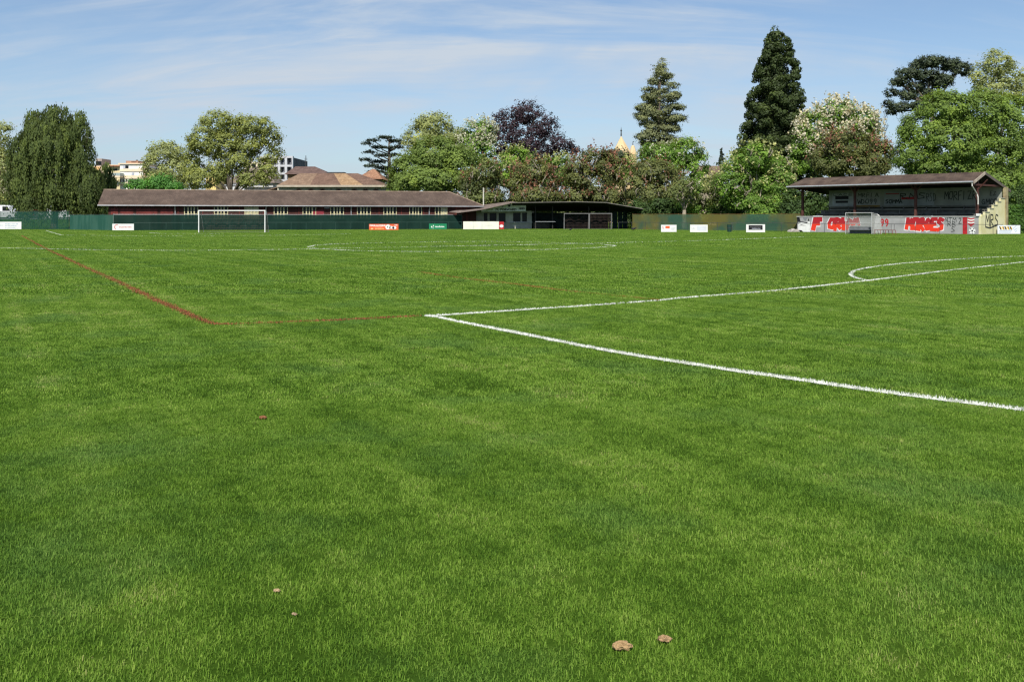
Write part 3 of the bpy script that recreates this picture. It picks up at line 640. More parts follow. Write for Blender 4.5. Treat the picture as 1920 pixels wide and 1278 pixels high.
def d8(F, w, a, b, r):
    h = b-a; flat(F, [[(w*.13,a+h*.31),(w*.87,a+h*.31),(w*.87,a+h*.9),(w*.13,a+h*.9)]], -.006, M['black'], r, 'black_field')
    blur_text(F, w*.2, w*.78, a+h*.68, h*.09, mat('dim_grey_print', (.15,.15,.15), .6, .1, 2), r, 12, -.010)
    blur_text(F, w*.3, w*.76, a+h*.42, h*.12, M['greyprint'], r, 8, -.010)
board(1399, 1434.5, 420.6, 435.8, 'white board with a black field in front of the stained fence', M['board'], d8)
def d9(F, w, a, b, r):
    h = b-a
    for i in range(5):
        x = w*(.06+.115*i); flat(F, [[(x,a+h*.85),(x+w*.05,a+h*.85),(x+w*.11,a+h*.48),(x+w*.06,a+h*.48)]], -.006, M['yellow'] if i % 2 else M['black'], r, 'slanted_bar')
        flat(F, [[(x+w*.05,a+h*.85),(x+w*.08,a+h*.85),(x+w*.135,a+h*.48),(x+w*.11,a+h*.48)]], -.006, M['black'] if i % 2 else M['yellow'], r, 'slanted_bar')
    for i in range(2): MB().fbox(F, w*.06, w*(.62-.04*i), -.008, -.004, a+h*(.3-.16*i), a+h*(.36-.16*i)).build('text_line', M['bluegrey'], r)
    strokes(F, [[(0,.15),(.6,.75)],[(.25,-.15),(.65,.2)],[(.42,-.42),(.68,-.25)]], .05, -.006, M['bluegrey'], r, 'blue_stripe', w*.68, a+h*.5, h*.62)
board(1870.5, 1913, 422.2, 438.8, 'white board with yellow and black slanted bars right of the grandstand', mat('bluish_white_board', (.68,.71,.73), .5, .05, 2), d9)

# --- bin
def bin_():
    p = G(1367.5, 435); r = thing('waste_bin', p, 'dark green waste bin in front of the mottled fence', 'bin'); m = mat('green_bin', (.012,.045,.035), .6, .2, 3)
    MB().lathe(p, [(.22,0),(.235,.1),(.25,.78),(.262,.8),(.262,.84),(.24,.84),(.23,.4),(.22,.2)], 14).build('body', m, r)
    MB().tube([p+np.array((.3,.06,0)), p+np.array((.3,.06,1.02)), p+np.array((.0,.06,1.06))], .025, 6).build('post', M['darkmetal'], r)
    MB().lathe(p+np.array((0,0,.42)), [(.252,0),(.258,.01),(.258,.04),(.252,.05)], 14).build('band', M['darkmetal'], r)
bin_()

# --- grandstand
GO = np.array([45.2, 88.7]); GU = np.array([.66, -.75]); GU /= np.hypot(*GU); GL = 19.65
FS = Frame(GO-GU*GL, GO)
def S_(px, t=0): return FS.s_at(px, t)
def grandstand():
    F, Ln = FS, GL
    root = thing('grandstand', F.P(Ln/2,3,0), 'small covered grandstand with graffiti on its grey front wall', 'grandstand')
    grey = mat('grey_concrete', (.29,.29,.285), .9, .12, 1.2, .1, col2=(.37,.37,.36)); yel = mat('pale_yellow_render', (.62,.57,.30), .9, .15, 1, .1, col2=(.70,.66,.42)); timber = mat('red_brown_timber', (.085,.032,.025), .75, .3, 3)
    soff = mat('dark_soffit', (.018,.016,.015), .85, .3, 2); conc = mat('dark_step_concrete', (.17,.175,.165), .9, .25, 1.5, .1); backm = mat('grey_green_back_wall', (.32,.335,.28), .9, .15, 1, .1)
    roofm = roofmat('stand_tiles', (.058,.037,.027), (.112,.078,.056), F, .34, .8)
    fw = MB().fbox(F, 0, Ln, 0, .18, 0, 1.70).build('front_wall', grey, root)
    MB().fbox(F, -.05, Ln+.02, -.06, .24, 1.703, 1.78).build('wall_coping', mat('light_coping', (.50,.50,.47), .8, .12, 2), fw)
    # stepped terraces with benches
    for i in range(5):
        z = .75+.42*i; t0 = 1.0+.95*i
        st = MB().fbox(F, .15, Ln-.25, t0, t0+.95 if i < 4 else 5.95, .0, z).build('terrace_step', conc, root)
        for q in range(3):
            a = .4+q*6.4; MB().fbox(F, a, a+5.9, t0+.35, t0+.72, z+.40, z+.46).build('bench_seat', mat('worn_bench', (.17,.16,.13), .85, .25, 3), st)
            for w in (.5, 2.9, 5.4): MB().fbox(F, a+w-.04, a+w+.04, t0+.45, t0+.6, z, z+.398).build('bench_support', conc, st)
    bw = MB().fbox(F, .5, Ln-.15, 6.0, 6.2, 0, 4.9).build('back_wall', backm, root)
    # right end wall, stepped
    pl = [(.0,0),(5.9,0),(5.9,3.55),(4.9,3.55),(4.9,3.2),(4.0,3.2),(4.0,2.85),(3.1,2.85),(3.1,2.5),(2.1,2.5),(2.1,2.15),(1.0,2.15),(1.0,1.92),(.25,1.92),(.25,1.785),(0,1.785)]
    sw = MB(); sw.prism([F.P(Ln+.003,t,z) for t, z in pl[:1]+pl[1:]], (*(-F.u*-.2), 0)); swo = sw.build('end_wall', yel, root)
    MB().fbox(F, Ln+.0, Ln+.3, 5.905, 6.5, 0, 4.7).build('end_pier', mat('shaded_render', (.42,.36,.20), .9, .3, 1.5, .2, col2=(.22,.16,.09)), root)  # brownish shade of the tree is put into the pier's colour
    MB().fbox(F, Ln-.2, Ln+.1, -.12, .26, 1.785, 2.02).build('corner_block', M['white'], root)
    cop = mat('step_coping', (.42,.40,.30), .85, .2, 2)
    for a, c, z in ((4.9,5.9,3.55),(4.0,4.9,3.2),(3.1,4.0,2.85),(2.1,3.1,2.5),(1.0,2.1,2.15)): MB().fbox(F, Ln-.05, Ln+.26, a+.004, c-.004, z+.003, z+.07).build('step_coping', cop, swo)
    # roof
    ef, rp, eb = (-1.3,5.12), (1.35,6.1), (7.7,4.45); s0, s1 = -.5, Ln+.05; th = .12
    rm = MB()
    rm.add([F.P(s0,*ef),F.P(s1,*ef),F.P(s1,*rp),F.P(s0+.7,*rp),F.P(s1,*eb),F.P(s0,*eb)], [(0,1,2,3),(3,2,4,5),(0,3,5)])
    rf = rm.build('roof', roofm, root)
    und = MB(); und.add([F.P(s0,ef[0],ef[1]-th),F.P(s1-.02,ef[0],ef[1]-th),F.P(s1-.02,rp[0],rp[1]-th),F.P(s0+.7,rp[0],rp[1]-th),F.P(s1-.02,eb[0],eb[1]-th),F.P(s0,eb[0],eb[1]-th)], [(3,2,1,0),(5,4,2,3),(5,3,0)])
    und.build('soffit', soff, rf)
    verge = mat('pale_verge_board', (.40,.33,.26), .8, .2, 2)
    for a, c in ((ef, rp), (rp, eb)):
        d = np.array(c)-np.array(a); MB().prism([F.P(s1+.002,a[0],a[1]+.03),F.P(s1+.002,c[0],c[1]+.03),F.P(s1+.002,c[0],c[1]-.26),F.P(s1+.002,a[0],a[1]-.26)], (*(F.u*.05), 0)).build('verge_board', verge if a is ef else mat('dark_verge', (.12,.10,.085), .85, .2, 2), rf)
    MB().prism([F.P(s0-.02,ef[0]-.002,ef[1]-.02),F.P(s1,ef[0]-.002,ef[1]-.02),F.P(s1,ef[0]-.002,ef[1]-.24),F.P(s0-.02,ef[0]-.002,ef[1]-.24)], (*(-F.v*.04), 0)).build('fascia', timber, rf)
    MB().tube([F.P(s0,ef[0]-.11,ef[1]-.06), F.P(s1,ef[0]-.11,ef[1]-.06)], .085, 8).build('gutter', M['galv'], root)
    s = s1-.1; MB().tube([F.P(s,ef[0]-.1,ef[1]-.1), F.P(s,ef[0]-.08,ef[1]-.45), F.P(Ln-.1,-.1,3.9), F.P(Ln-.02,-.08,3.6), F.P(Ln-.02,-.08,2.9)], .055, 8).build('downpipe', mat('pale_downpipe', (.60,.57,.52), .5, .1, 2), root)
    for px in (1505, 1603, 1717, 1832.5):
        s = S_(px, .36); po = MB().fbox(F, s-.11, s+.11, .25, .47, 1.0, 5.45).build('roof_post', timber, root)
        MB().tube([F.P(s,.3,4.3), F.P(s,-.9,5.05)], .06, 4).build('brace', timber, po)
        for d in (-1, 1): MB().tube([F.P(s+d*.1,.36,4.4), F.P(s+d*.95,.36,5.3)], .06, 4).build('brace', timber, po)
    MB().fbox(F, s0+.3, s1-.1, .26, .46, 5.42, 5.62).build('purlin', timber, root)
    MB().fbox(F, s0+.3, s1-.1, 5.9, 6.1, 4.905, 5.05-.19).build('purlin', timber, root) if False else None
    MB().fbox(F, s1-.3, s1-.12, -.9, 6.2, 4.72, 4.9).build('tie_beam', timber, root)
    # boards hung on the back wall
    T = 5.985; bt = lambda a, c, z0, z1, m, nm: MB().fbox(F, S_(a,T), S_(c,T), T-.03, T, z0, z1).build(nm, m, bw)
    pale = mat('pale_back_board', (.42,.45,.44), .8, .12, 2); b1 = bt(1561, 1601, 2.95, 4.45, pale, 'hung_board'); b2 = bt(1606, 1650, 3.02, 4.5, mat('pale_board_warm', (.38,.39,.35), .8, .12, 2), 'hung_board')
    bt(1606, 1650, 2.78, 3.0, mat('ochre_strip', (.30,.19,.03), .8, .15, 2), 'hung_board'); b3 = bt(1658, 1752, 2.95, 4.55, mat('faded_board', (.33,.36,.35), .8, .2, .8), 'hung_board')
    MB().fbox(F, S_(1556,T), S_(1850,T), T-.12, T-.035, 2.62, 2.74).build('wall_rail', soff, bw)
    g = T-.036
    def patch(x0, x1, z0, z1, m): flat(F, [[(S_(x0,g),z0),(S_(x1,g),z0),(S_(x1,g),z1),(S_(x0,g),z1)]], g, m, b1, 'painted_block')
    patch(1566, 1591, 3.72, 4.1, M['black']); patch(1567, 1590, 3.3, 3.56, M['black']); patch(1661, 1686, 4.2, 4.3, M['red']); patch(1690, 1716, 3.6, 3.85, M['red'])
    gm_ = mat('dark_spray', (.03,.035,.03), .7, .2, 3)
    A1 = {'M':[[(0,0),(.1,1),(.4,.4),(.7,1),(.8,0)]],'O':[[(.1,.1),(0,.5),(.2,1),(.6,.95),(.7,.4),(.45,0),(.1,.1)]],'R':[[(0,-.1),(.05,1),(.5,.95),(.55,.6),(.05,.5),(.65,-.05)]],'F':[[(0,-.1),(.05,1),(.6,1.05)],[(.02,.5),(.45,.55)]],'I':[[(.1,0),(.15,1)]],'S':[[(.6,.9),(.2,1),(.05,.7),(.5,.4),(.5,.1),(0,0)]],'E':[[(.6,1),(.05,1),(0,0),(.6,0)],[(.02,.5),(.5,.5)]],'A':[[(0,0),(.35,1),(.7,0)],[(.15,.4),(.55,.4)]],'D':[[(0,0),(.02,1),(.5,.8),(.6,.4),(.35,.05),(0,0)]],'H':[[(0,0),(.02,1)],[(.6,0),(.6,1)],[(0,.5),(.6,.5)]],'Z':[[(0,1),(.6,1),(0,0),(.65,.05)]],'W':[[(0,1),(.2,0),(.4,.7),(.6,0),(.85,1)]],'G':[[(.6,.85),(.3,1),(0,.5),(.25,0),(.6,.1),(.6,.45),(.35,.45)]],'9':[[(.5,.6),(.2,.45),(.05,.75),(.3,1),(.55,.85),(.55,.4),(.3,-.05)]],'C':[[(.6,.85),(.3,1),(0,.6),(.1,.1),(.5,0)]],'K':[[(0,0),(.02,1)],[(.55,1),(.02,.5),(.6,0)]],'2':[[(0,.8),(.3,1),(.55,.75),(0,0),(.6,.02)]],'4':[[(.4,0),(.42,1),(0,.4),(.6,.4)]],'T':[[(.3,0),(.3,1)],[(0,1),(.65,1)]],'N':[[(0,0),(.02,1),(.55,0),(.6,1)]],'Y':[[(0,1),(.3,.5),(.3,0)],[(.3,.5),(.6,1)]],'L':[[(0,1),(0,0),(.5,.02)]],'P':[[(0,-.1),(.02,1),(.5,.9),(.45,.55),(.02,.45)]]}
    def word(w, x0, x1, z0, h, lw, m, t, par, nm='graffiti', jit=.06, slant=0):
        a, c = S_(x0,t), S_(x1,t); k = (c-a)/len(w); L_ = []
        for i, ch in enumerate(w):
            for ln in A1.get(ch, []):
                L_.append([((i+.1+x*1.15+slant*y+random.uniform(-jit,jit)*.4)*k, (y+random.uniform(-jit,jit))*h) for x, y in ln])
        return strokes(F, L_, lw, t, m, par, nm, a, z0)
    word('MRFIA', 1608, 1648, 3.95, .42, .06, gm_, g, bw); word('WDO99', 1607, 1645, 3.2, .5, .08, gm_, g, bw)
    word('LACE', 1562, 1600, 4.14, .26, .05, gm_, g, bw); word('SOMMA', 1660, 1692, 3.2, .4, .09, gm_, g, bw); word('RMS', 1686, 1738, 3.7, .55, .09, gm_, g, bw); word('RSD', 1736, 1756, 3.4, .85, .05, gm_, g, bw)
    word('MORFIZR', 1770, 1832, 3.55, .8, .075, gm_, T-.006, bw); word('EZ', 1856, 1868, 3.9, .4, .06, gm_, T-.006, bw); word('GMORE', 1840, 1880, 3.0, .5, .07, gm_, T-.006, bw)
    zs = F
    # --- paint on the front wall
    t = -.008; wt = mat('white_spray', (.72,.70,.70), .7, .1, 3)
    def fat(w, x0, x1, z0, h, lw, par=fw):
        n = word(w, x0, x1, z0, h, lw*1.35, wt, t, par, 'graffiti_outline', .05, .16)
        hi = z0+h*.45
        word(w, x0, x1, z0, h, lw, GR, t-.008, par, 'graffiti_piece', .07, .16)
    GR = mat('two_tone_red_spray', (.74,.04,.018), .6, .1, 3)          # paint itself changes from dark to bright red at mid height
    nt = GR.node_tree; N, L = nt.nodes, nt.links; b = N['Principled BSDF']; ge = N.new('ShaderNodeNewGeometry'); sp = N.new('ShaderNodeSeparateXYZ'); L.new(ge.outputs['Position'], sp.inputs[0])
    no = N.new('ShaderNodeTexNoise'); no.inputs['Scale'].default_value = 2.5; ad = N.new('ShaderNodeMath'); ad.operation = 'MULTIPLY_ADD'; L.new(no.outputs[0], ad.inputs[0]); ad.inputs[1].default_value = .5; L.new(sp.outputs[2], ad.inputs[2])
    rp_ = N.new('ShaderNodeValToRGB'); L.new(ad.outputs[0], rp_.inputs[0]); e = rp_.color_ramp.elements; e[0].position = 1.0-.04; e[0].color = (.78,.045,.02,1); e[1].position = 1.0; e[1].color = (.40,.018,.025,1)
    ad2 = N.new('ShaderNodeMath'); ad2.operation = 'MULTIPLY'; ad2.inputs[1].default_value = .82; L.new(ad.outputs[0], ad2.inputs[0]); L.new(ad2.outputs[0], rp_.inputs[0]); L.new(rp_.outputs[0], b.inputs['Base Color'])
    random.seed(3)
    fat('F', 1523, 1540, .45, .98, .56); fat('ORW', 1552, 1590, .44, 1.02, .40); fat('WA', 1588, 1612, .9, .6, .3)
    fat('MORGES', 1698, 1769, .44, 1.05, .37)
    word('99', 1650, 1667, .78, .68, .13, M['red'], t, fw, 'painted_number', .02)
    word('NTM', 1771, 1793, 1.22, .4, .05, gm_, t, fw); word('2', 1797, 1804, 1.05, .55, .06, gm_, t, fw); word('RR', 1776, 1793, .82, .42, .05, gm_, t, fw); word('S', 1783, 1792, .25, .46, .06, gm_, t, fw)
    flat(F, [[(S_(1805,t),.01),(S_(1813.5,t),.01),(S_(1813.5,t),1.68),(S_(1805,t),1.68)]], t, M['red'], fw, 'red_band')
    a, c = S_(1814.5,t), S_(1827,t); mid = (a+c)/2
    sh = flat(F, [[(a,1.66),(c,1.66),(c,1.02),(mid,.74),(a,1.02)]], t, M['white'], fw, 'club_shield')
    for z in (1.62, 1.36, 1.10): flat(F, [[(a,z),(mid,z-.06),(c,z),(c,z-.12),(mid,z-.18),(a,z-.12)]], t-.005, M['red'], fw, 'shield_stripe')
    flat(F, [[(a+.02,1.0),(mid,1.06),(c-.02,1.0),(mid,.75)]], t-.004, M['red'], fw, 'shield_stripe')
    bc, br = (S_(1823,t), .34), .31
    flat(F, [[(bc[0]+br*math.cos(k), bc[1]+br*math.sin(k)) for k in np.linspace(0, 2*math.pi, 21)[:-1]]], t, M['white'], fw, 'painted_football')
    pent = lambda x, z, r, ro: [(x+r*math.cos(ro+k*1.2566), z+r*math.sin(ro+k*1.2566)) for k in range(5)]
    flat(F, [pent(bc[0], bc[1], .10, 1.57)]+[pent(bc[0]+.24*math.cos(1.57+k*1.2566+.628), bc[1]+.24*math.sin(1.57+k*1.2566+.628), .06, 0) for k in range(5)], t-.005, M['black'], fw, 'football_patch')
    # black and white mural at the left end
    x = lambda p: S_(p, t)
    flat(F, [[(x(1497),.02),(x(1519),.02),(x(1519),1.15),(x(1515),1.22),(x(1513.5),1.05),(x(1502),1.08),(x(1496.5),.85)]], t, M['white'], fw, 'mural_white')
    flat(F, [[(x(1494),1.66),(x(1499),1.66),(x(1501),1.2),(x(1515),1.05),(x(1513),.98),(x(1497),1.15),(x(1495.5),.9)],[(x(1514.5),1.24),(x(1517.5),1.24),(x(1516.3),1.6)],[(x(1497),.72),(x(1503),.82),(x(1512),.70),(x(1503),.74)],[(x(1500.5),.02),(x(1506),.02),(x(1503),.2),(x(1496),.24)]], t-.005, M['black'], fw, 'mural_black')
    flat(F, [[(x(1505),1.62),(x(1514),1.62),(x(1511),1.25),(x(1508),1.3)]], t-.004, mat('mural_grey', (.2,.21,.22), .7, .2, 3), fw, 'mural_grey')
    # tag on the yellow end wall
    F2 = Frame(F.P(Ln+.203,0,0)[:2], F.P(Ln+.203,5.9,0)[:2])
    L_ = []
    for i, ch in enumerate('MRS'):
        for ln in A1[ch]: L_.append([(1.1+i*1.15+xx*1.25, .78+yy*1.15) for xx, yy in ln])
    L_.append([(1.1,.72),(2.2,.6),(4.1,.95)])
    strokes(F2, L_, .14, -.008, gm_, swo, 'graffiti')
    # two slabs leaning at the left end
    return F
grandstand()
railing('thin handrail along the graffiti front wall of the grandstand', FS.P(-.6,-1.0,0)[:2], FS.P(GL+2.6,-1.0,0)[:2], (1546,1588,1671,1716,1762,1862), h=.97)

def rubble():
    for i, (px, py, r) in enumerate(((1487,437.2,.42),(1495,436.8,.35),(1481,437.6,.28))):
        p = G(px, py); p[1] = 103.2+i*.3; p[0] = (px-960)/FPX*p[1]; m = MB(); 
        k = [(random.uniform(.8,1.15)) for _ in range(24)]
        for a in range(8):
            for q in range(3):
                el = (-.1, .5, 1.1)[q]; rr = r*k[a*3+q]*math.cos(el); m.v.append((p[0]+rr*math.cos(a*.785), p[1]+rr*math.sin(a*.785), max(0, r*.9*math.sin(el)+.04)))
        for a in range(8):
            n_ = (a+1) % 8
            for q in range(2): m.f.append((a*3+q, n_*3+q, n_*3+q+1, a*3+q+1))
        m.f.append(tuple(a*3+2 for a in range(8)))
        o = m.build('stone_block', mat('pale_stone', (.33,.30,.27), .9, .3, 3, .3)); props(o, ('largest grey stone lying at the left end of the grandstand wall', 'pale stone leaning on the left end of the grandstand wall', 'small grey stone lying outermost left of the grandstand')[i], 'stone', 'stones by the grandstand')
rubble()

# --- players' shelter (dugout) and bench in front of the stand
def dugout():
    F = Frame(XY(1585.5,91.0), XY(1634.5,89.6)); w = F.len; H = 2.1; D = 1.5
    root = thing('players_shelter', F.P(w/2,0,0), 'clear plastic players shelter with curved roof in front of the grandstand', 'shelter')
    pl = bpy.data.materials.new('scratched_perspex'); pl.use_nodes = True; nt = pl.node_tree; b = nt.nodes['Principled BSDF']; b.inputs['Base Color'].default_value = (.5,.5,.47,1); b.inputs['Roughness'].default_value = .25
    tr = nt.nodes.new('ShaderNodeBsdfTransparent'); tr.inputs[0].default_value = (.86,.88,.86,1); ms = nt.nodes.new('ShaderNodeMixShader'); ms.inputs[0].default_value = .66; nt.links.new(b.outputs[0], ms.inputs[1]); nt.links.new(tr.outputs[0], ms.inputs[2]); nt.links.new(ms.outputs[0], nt.nodes['Material Output'].inputs[0])
    fr = mat('shelter_frame', (.55,.55,.53), .4, .1, 2, metal=.3)
    # shelter opens to the back right; curved profile in t
    prof = [(0,0),(0,H*.75),(0,H)]+[(D*.55*q+.25, H-.55*(q**2.2)) for q in (.2,.5,.75,1)]+[(D,.9),(D,.02)]
    arc = [(0,.02),(0,H)]+[(.45+.75*math.sin(k), H-.8+.8*math.cos(k)) for k in np.linspace(0,1.45,6)]+[(1.25,.02)]
    for s in (0, w):
        MB().tube([F.P(s,t,z) for t, z in arc], .03, 6).build('frame', fr, root)
        sd = MB(); pts_ = [F.P(s,t,z) for t, z in arc]; sd.add(pts_, [tuple(range(len(pts_)))]); sd.build('side_pane', pl, root)
    for t, z in ((0,H),(0,1.05),(1.25,.05)): MB().tube([F.P(0,t,z), F.P(w,t,z)], .028, 6).build('frame', fr, root)
    MB().tube([F.P(w*.38,1.25,.02), F.P(w*.38,1.25,1.3)], .02, 6).build('frame', fr, root)
    for (t0, z0), (t1, z1) in zip(arc[1:-1], arc[2:]):
        MB().add([F.P(.02,t0,z0),F.P(w-.02,t0,z0),F.P(w-.02,t1,z1),F.P(.02,t1,z1)], [(0,1,2,3)]).build('roof_pane', pl, root, True)
    MB().fbox(F, .12, w-.1, .75, 1.1, .38, .45).build('bench_seat', mat('grey_bench', (.10,.11,.12), .6, .2, 2), root)
    MB().fbox(F, .1, w-.1, 1.12, 1.2, .05, .7).build('kick_board', mat('grey_kick_board', (.14,.15,.155), .7, .2, 2), root)
    # curved end towards the right
    MB().tube([F.P(w+.02,.02,H-.04)]+[F.P(w+.75*math.sin(k), .55, H-.75+.72*math.cos(k)) for k in (.5,.9,1.3)]+[F.P(w+.78,.55,.02)], .024, 6).build('frame', fr, root)
    sd = MB(); q = [F.P(w,.03,H-.03)]+[F.P(w+.75*math.sin(k), .55, H-.75+.72*math.cos(k)) for k in (.5,.9,1.3)]+[F.P(w+.78,.55,.05), F.P(w,.03,.05)]; sd.add(q, [tuple(range(len(q)))]); sd.build('end_pane', pl, root)
dugout()
def bench():
    F = Frame(XY(1639,88.8), XY(1674,86.8)); w = F.len; root = thing('bench', F.P(w/2,.2,0), 'low red-brown bench beside the players shelter', 'bench'); m = mat('red_brown_metal', (.20,.045,.035), .55, .2, 3)
    for i in range(3): MB().fbox(F, 0, w, .02+.13*i, .13+.13*i, .42, .46).build('seat_slat', m, root)
    for s in (.06, .34*w, .6*w, w-.06):
        lg = MB(); lg.tube([F.P(s,.04,0), F.P(s,.04,.418)], .025, 6); lg.tube([F.P(s+.14,.36,0), F.P(s+.05,.36,.418)], .025, 6); lg.build('leg', m, root)
    MB().tube([F.P(w-.2,.4,.43), F.P(w-.2,.42,.98)], .022, 6).build('back_post', M['darkmetal'], root)
bench()

# ================================================================== BACKGROUND BUILDINGS
def fbld(name, label, px0, px1, Y, cat='building'):
    F = Frame(XY(px0, Y), XY(px1, Y)); return F, thing(name, F.P(F.len/2,0,0), label, cat)
def zp(py, Y): return HC-(py-YH)/FPX*Y
def hall():
    Y = 152; F, root = fbld('arched_hall', 'pale hall with patched orange tiled roof and arched windows behind the red building', 520, 722, Y); w = F.len
    wall = mat('hall_render', (.40,.38,.31), .9, .12, 1); ze = zp(347.5, Y-.8); zr = zp(325, Y+5.5)
    MB().fbox(F, 0, w, 0, 11, 0, ze).build('wall', wall, root)
    brown = roofmat('hall_brown_tiles', (.14,.082,.056), (.20,.12,.083), F, .34, .8); tan = roofmat('hall_tan_tiles', (.20,.128,.083), (.27,.18,.118), F, .34, .8); orange = roofmat('hall_orange_tiles', (.30,.185,.095), (.38,.25,.14), F, .34, .9)
    e0, e1 = F.s_at(519,-.9), F.s_at(725,-.9); r0, r1 = F.s_at(562,5.5), F.s_at(671,5.5)
    cut = [0, .30, .585, .79, 1]; ms = [tan, brown, orange, brown]
    for i in range(4):
        a, c = cut[i], cut[i+1]
        lo = lambda q: F.P(e0+(e1-e0)*q, -.9, ze); hi = lambda q: F.P(r0+(r1-r0)*q, 5.5, zr)
        MB().slab([lo(a), lo(c), hi(c), hi(a)], .1).build('roof_panel', ms[i], root)
    MB().add([F.P(e0,-.9,ze), F.P(r0,5.5,zr), F.P(e0,12,ze)], [(0,2,1)]).build('roof_panel', tan, root)
    MB().add([F.P(e1,-.9,ze), F.P(r1,5.5,zr), F.P(e1,12,ze)], [(0,1,2)]).build('roof_panel', brown, root)
    MB().add([F.P(e0,12,ze), F.P(r0,5.5,zr), F.P(r1,5.5,zr), F.P(e1,12,ze)], [(0,1,2,3)]).build('roof_panel', brown, root)
    MB().fbox(F, e0, e1, -1.02, -.902, ze-.28, ze+.04).build('eaves_board', mat('pale_eaves', (.42,.36,.28), .8, .1, 2), root)
    gl = mat('brown_arch_window', (.05,.022,.018), .5, .2, 2)
    for px in (560,583,604.5,635,664.5,685,705):
        s = F.s_at(px); z = zp(358.5, Y); b = MB(); r = .42
        b.prism([F.P(s-r,-.02,2.5), F.P(s+r,-.02,2.5), F.P(s+r,-.02,z)]+[F.P(s+r*math.cos(k),-.02,z+.34*math.sin(k)+.02) for k in np.linspace(.2,2.94,7)]+[F.P(s-r,-.02,z)], (*(F.v*.015),0)); wi = b.build('window', gl, root)
        MB().tube([F.P(s+.5*math.cos(k),-.04,z+.42*math.sin(k)+.02) for k in np.linspace(0,3.14,9)], .05, 5).build('arch_trim', mat('arch_trim', (.33,.24,.18), .85, .1, 2), wi)
    for px in (617.5, 650): s = F.s_at(px); MB().fbox(F, s-.18, s+.18, -.15, -.002, 0, ze-.3).build('pilaster', wall, root)
    # side wing to the left with falling eaves
    a, c = F.s_at(503,2), F.s_at(520,2)
    MB().fbox(F, a, -.002, 2, 8, 0, zp(356,Y)).build('wing_wall', wall, root); MB().slab([F.P(a-.5,1.4,zp(357,Y)),F.P(.5,-.3,ze-.1),F.P(.5,8,ze+.5),F.P(a-.5,8,zp(355,Y))], .14).build('wing_roof', tan, root)
    s = F.s_at(633,9); fb = MB().fbox(F, s-1.25, s+1.25, 7, 9, zr-1, zp(324.5,Y+7)).build('roof_hatch', M['white'], root); MB().fbox(F, s-1.5, s+1.5, 6.8, 9.2, zp(324.4,Y+7), zp(322.8,Y+7)).build('hatch_cover', M['darkmetal'], fb)
hall()
def brown_roof_house():
    Y = 178; F, root = fbld('brown_roof_house', 'house with a dark brown hipped roof and antenna behind the hall', 540, 612, Y); w = F.len; z0, z1 = zp(327,Y), zp(312,Y+4); rm = roofmat('dark_brown_tiles', (.115,.07,.058), (.16,.105,.085), F, .34, .8)
    MB().fbox(F, 0, w, 0, 9, 0, z0).build('wall', mat('ochre_wall', (.30,.19,.10), .9, .1, 1), root)
    MB().add([F.P(-.6,-.6,z0),F.P(w+.6,-.6,z0),F.P(w-3.2,4.5,z1),F.P(.4,4.5,z1),F.P(w+.6,9.6,z0),F.P(-.6,9.6,z0)], [(0,1,2,3),(1,4,2),(4,5,3,2),(5,0,3)]).build('roof', rm, root)
    s = F.s_at(573.5,4.5); an = MB(); an.tube([F.P(s,4.5,z1-.2),F.P(s,4.5,zp(291.5,Y+4))], .07, 6)
    for z in (.9,1.3,1.6): an.tube([F.P(s-.3,4.5,z1+z),F.P(s+.3,4.5,z1+z)], .035, 4)
    an.build('antenna', M['darkmetal'], root)
    Y = 172; F, root = fbld('red_gable_house', 'reddish tiled hipped roof just left of the cedar', 672, 712, Y); w = F.len; z0, z1 = zp(336,Y), zp(317,Y+4)
    MB().fbox(F, 0, w, 0, 8, 0, z0).build('wall', mat('tan_wall', (.32,.24,.16), .9, .1, 1), root)
    MB().add([F.P(-.6,-.6,z0),F.P(w+.6,-.6,z0),F.P(w*.62,4,z1),F.P(w*.5,4,z1),F.P(w+.6,8.6,z0),F.P(-.6,8.6,z0)], [(0,1,2,3),(1,4,2),(4,5,3,2),(5,0,3)]).build('roof', roofmat('reddish_tiles', (.26,.13,.075), (.36,.2,.12), F, .34, .9), root)
brown_roof_house()
def grid_block():
    Y = 195; F, root = fbld('grid_block', 'grey concrete apartment block with a grid of dark loggias behind the plane tree', 486, 549, Y); w = F.len; zt = zp(292.5, Y); fr = mat('pale_concrete_grid', (.52,.53,.55), .85, .06, 1)
    MB().fbox(F, 0, w, .9, 14, 0, zt-.3).build('wall', mat('dark_recess', (.10,.105,.115), .8, .2, 1), root)
    xs = [0, 1.9] + [F.s_at(p) for p in (510.5, 523, 535.8, 549)]; rows = [zp(p, Y) for p in (292.5, 309, 323.5, 336.5, 350)]
    for s in xs: MB().fbox(F, max(0,s-.26), min(w,s+.26), 0, .898, 0, zt).build('pier', fr, root)
    for z in rows:
        for a, c in zip(xs[:-1], xs[1:]): MB().fbox(F, a+.262, c-.262, .02, .898, z-.42, z).build('slab_edge', fr, root)
    for z in rows[1:]:
        for a, c in zip(xs[:-1], xs[1:]):
            wn = MB().fbox(F, a+.5, c-.5, .86, .896, z+.1, z+1.35).build('window', M['glass'], root)
            MB().fbox(F, (a+c)/2-.05, (a+c)/2+.05, .80, .858, z+.1, z+1.35).build('mullion', M['greyprint'], wn)
grid_block()
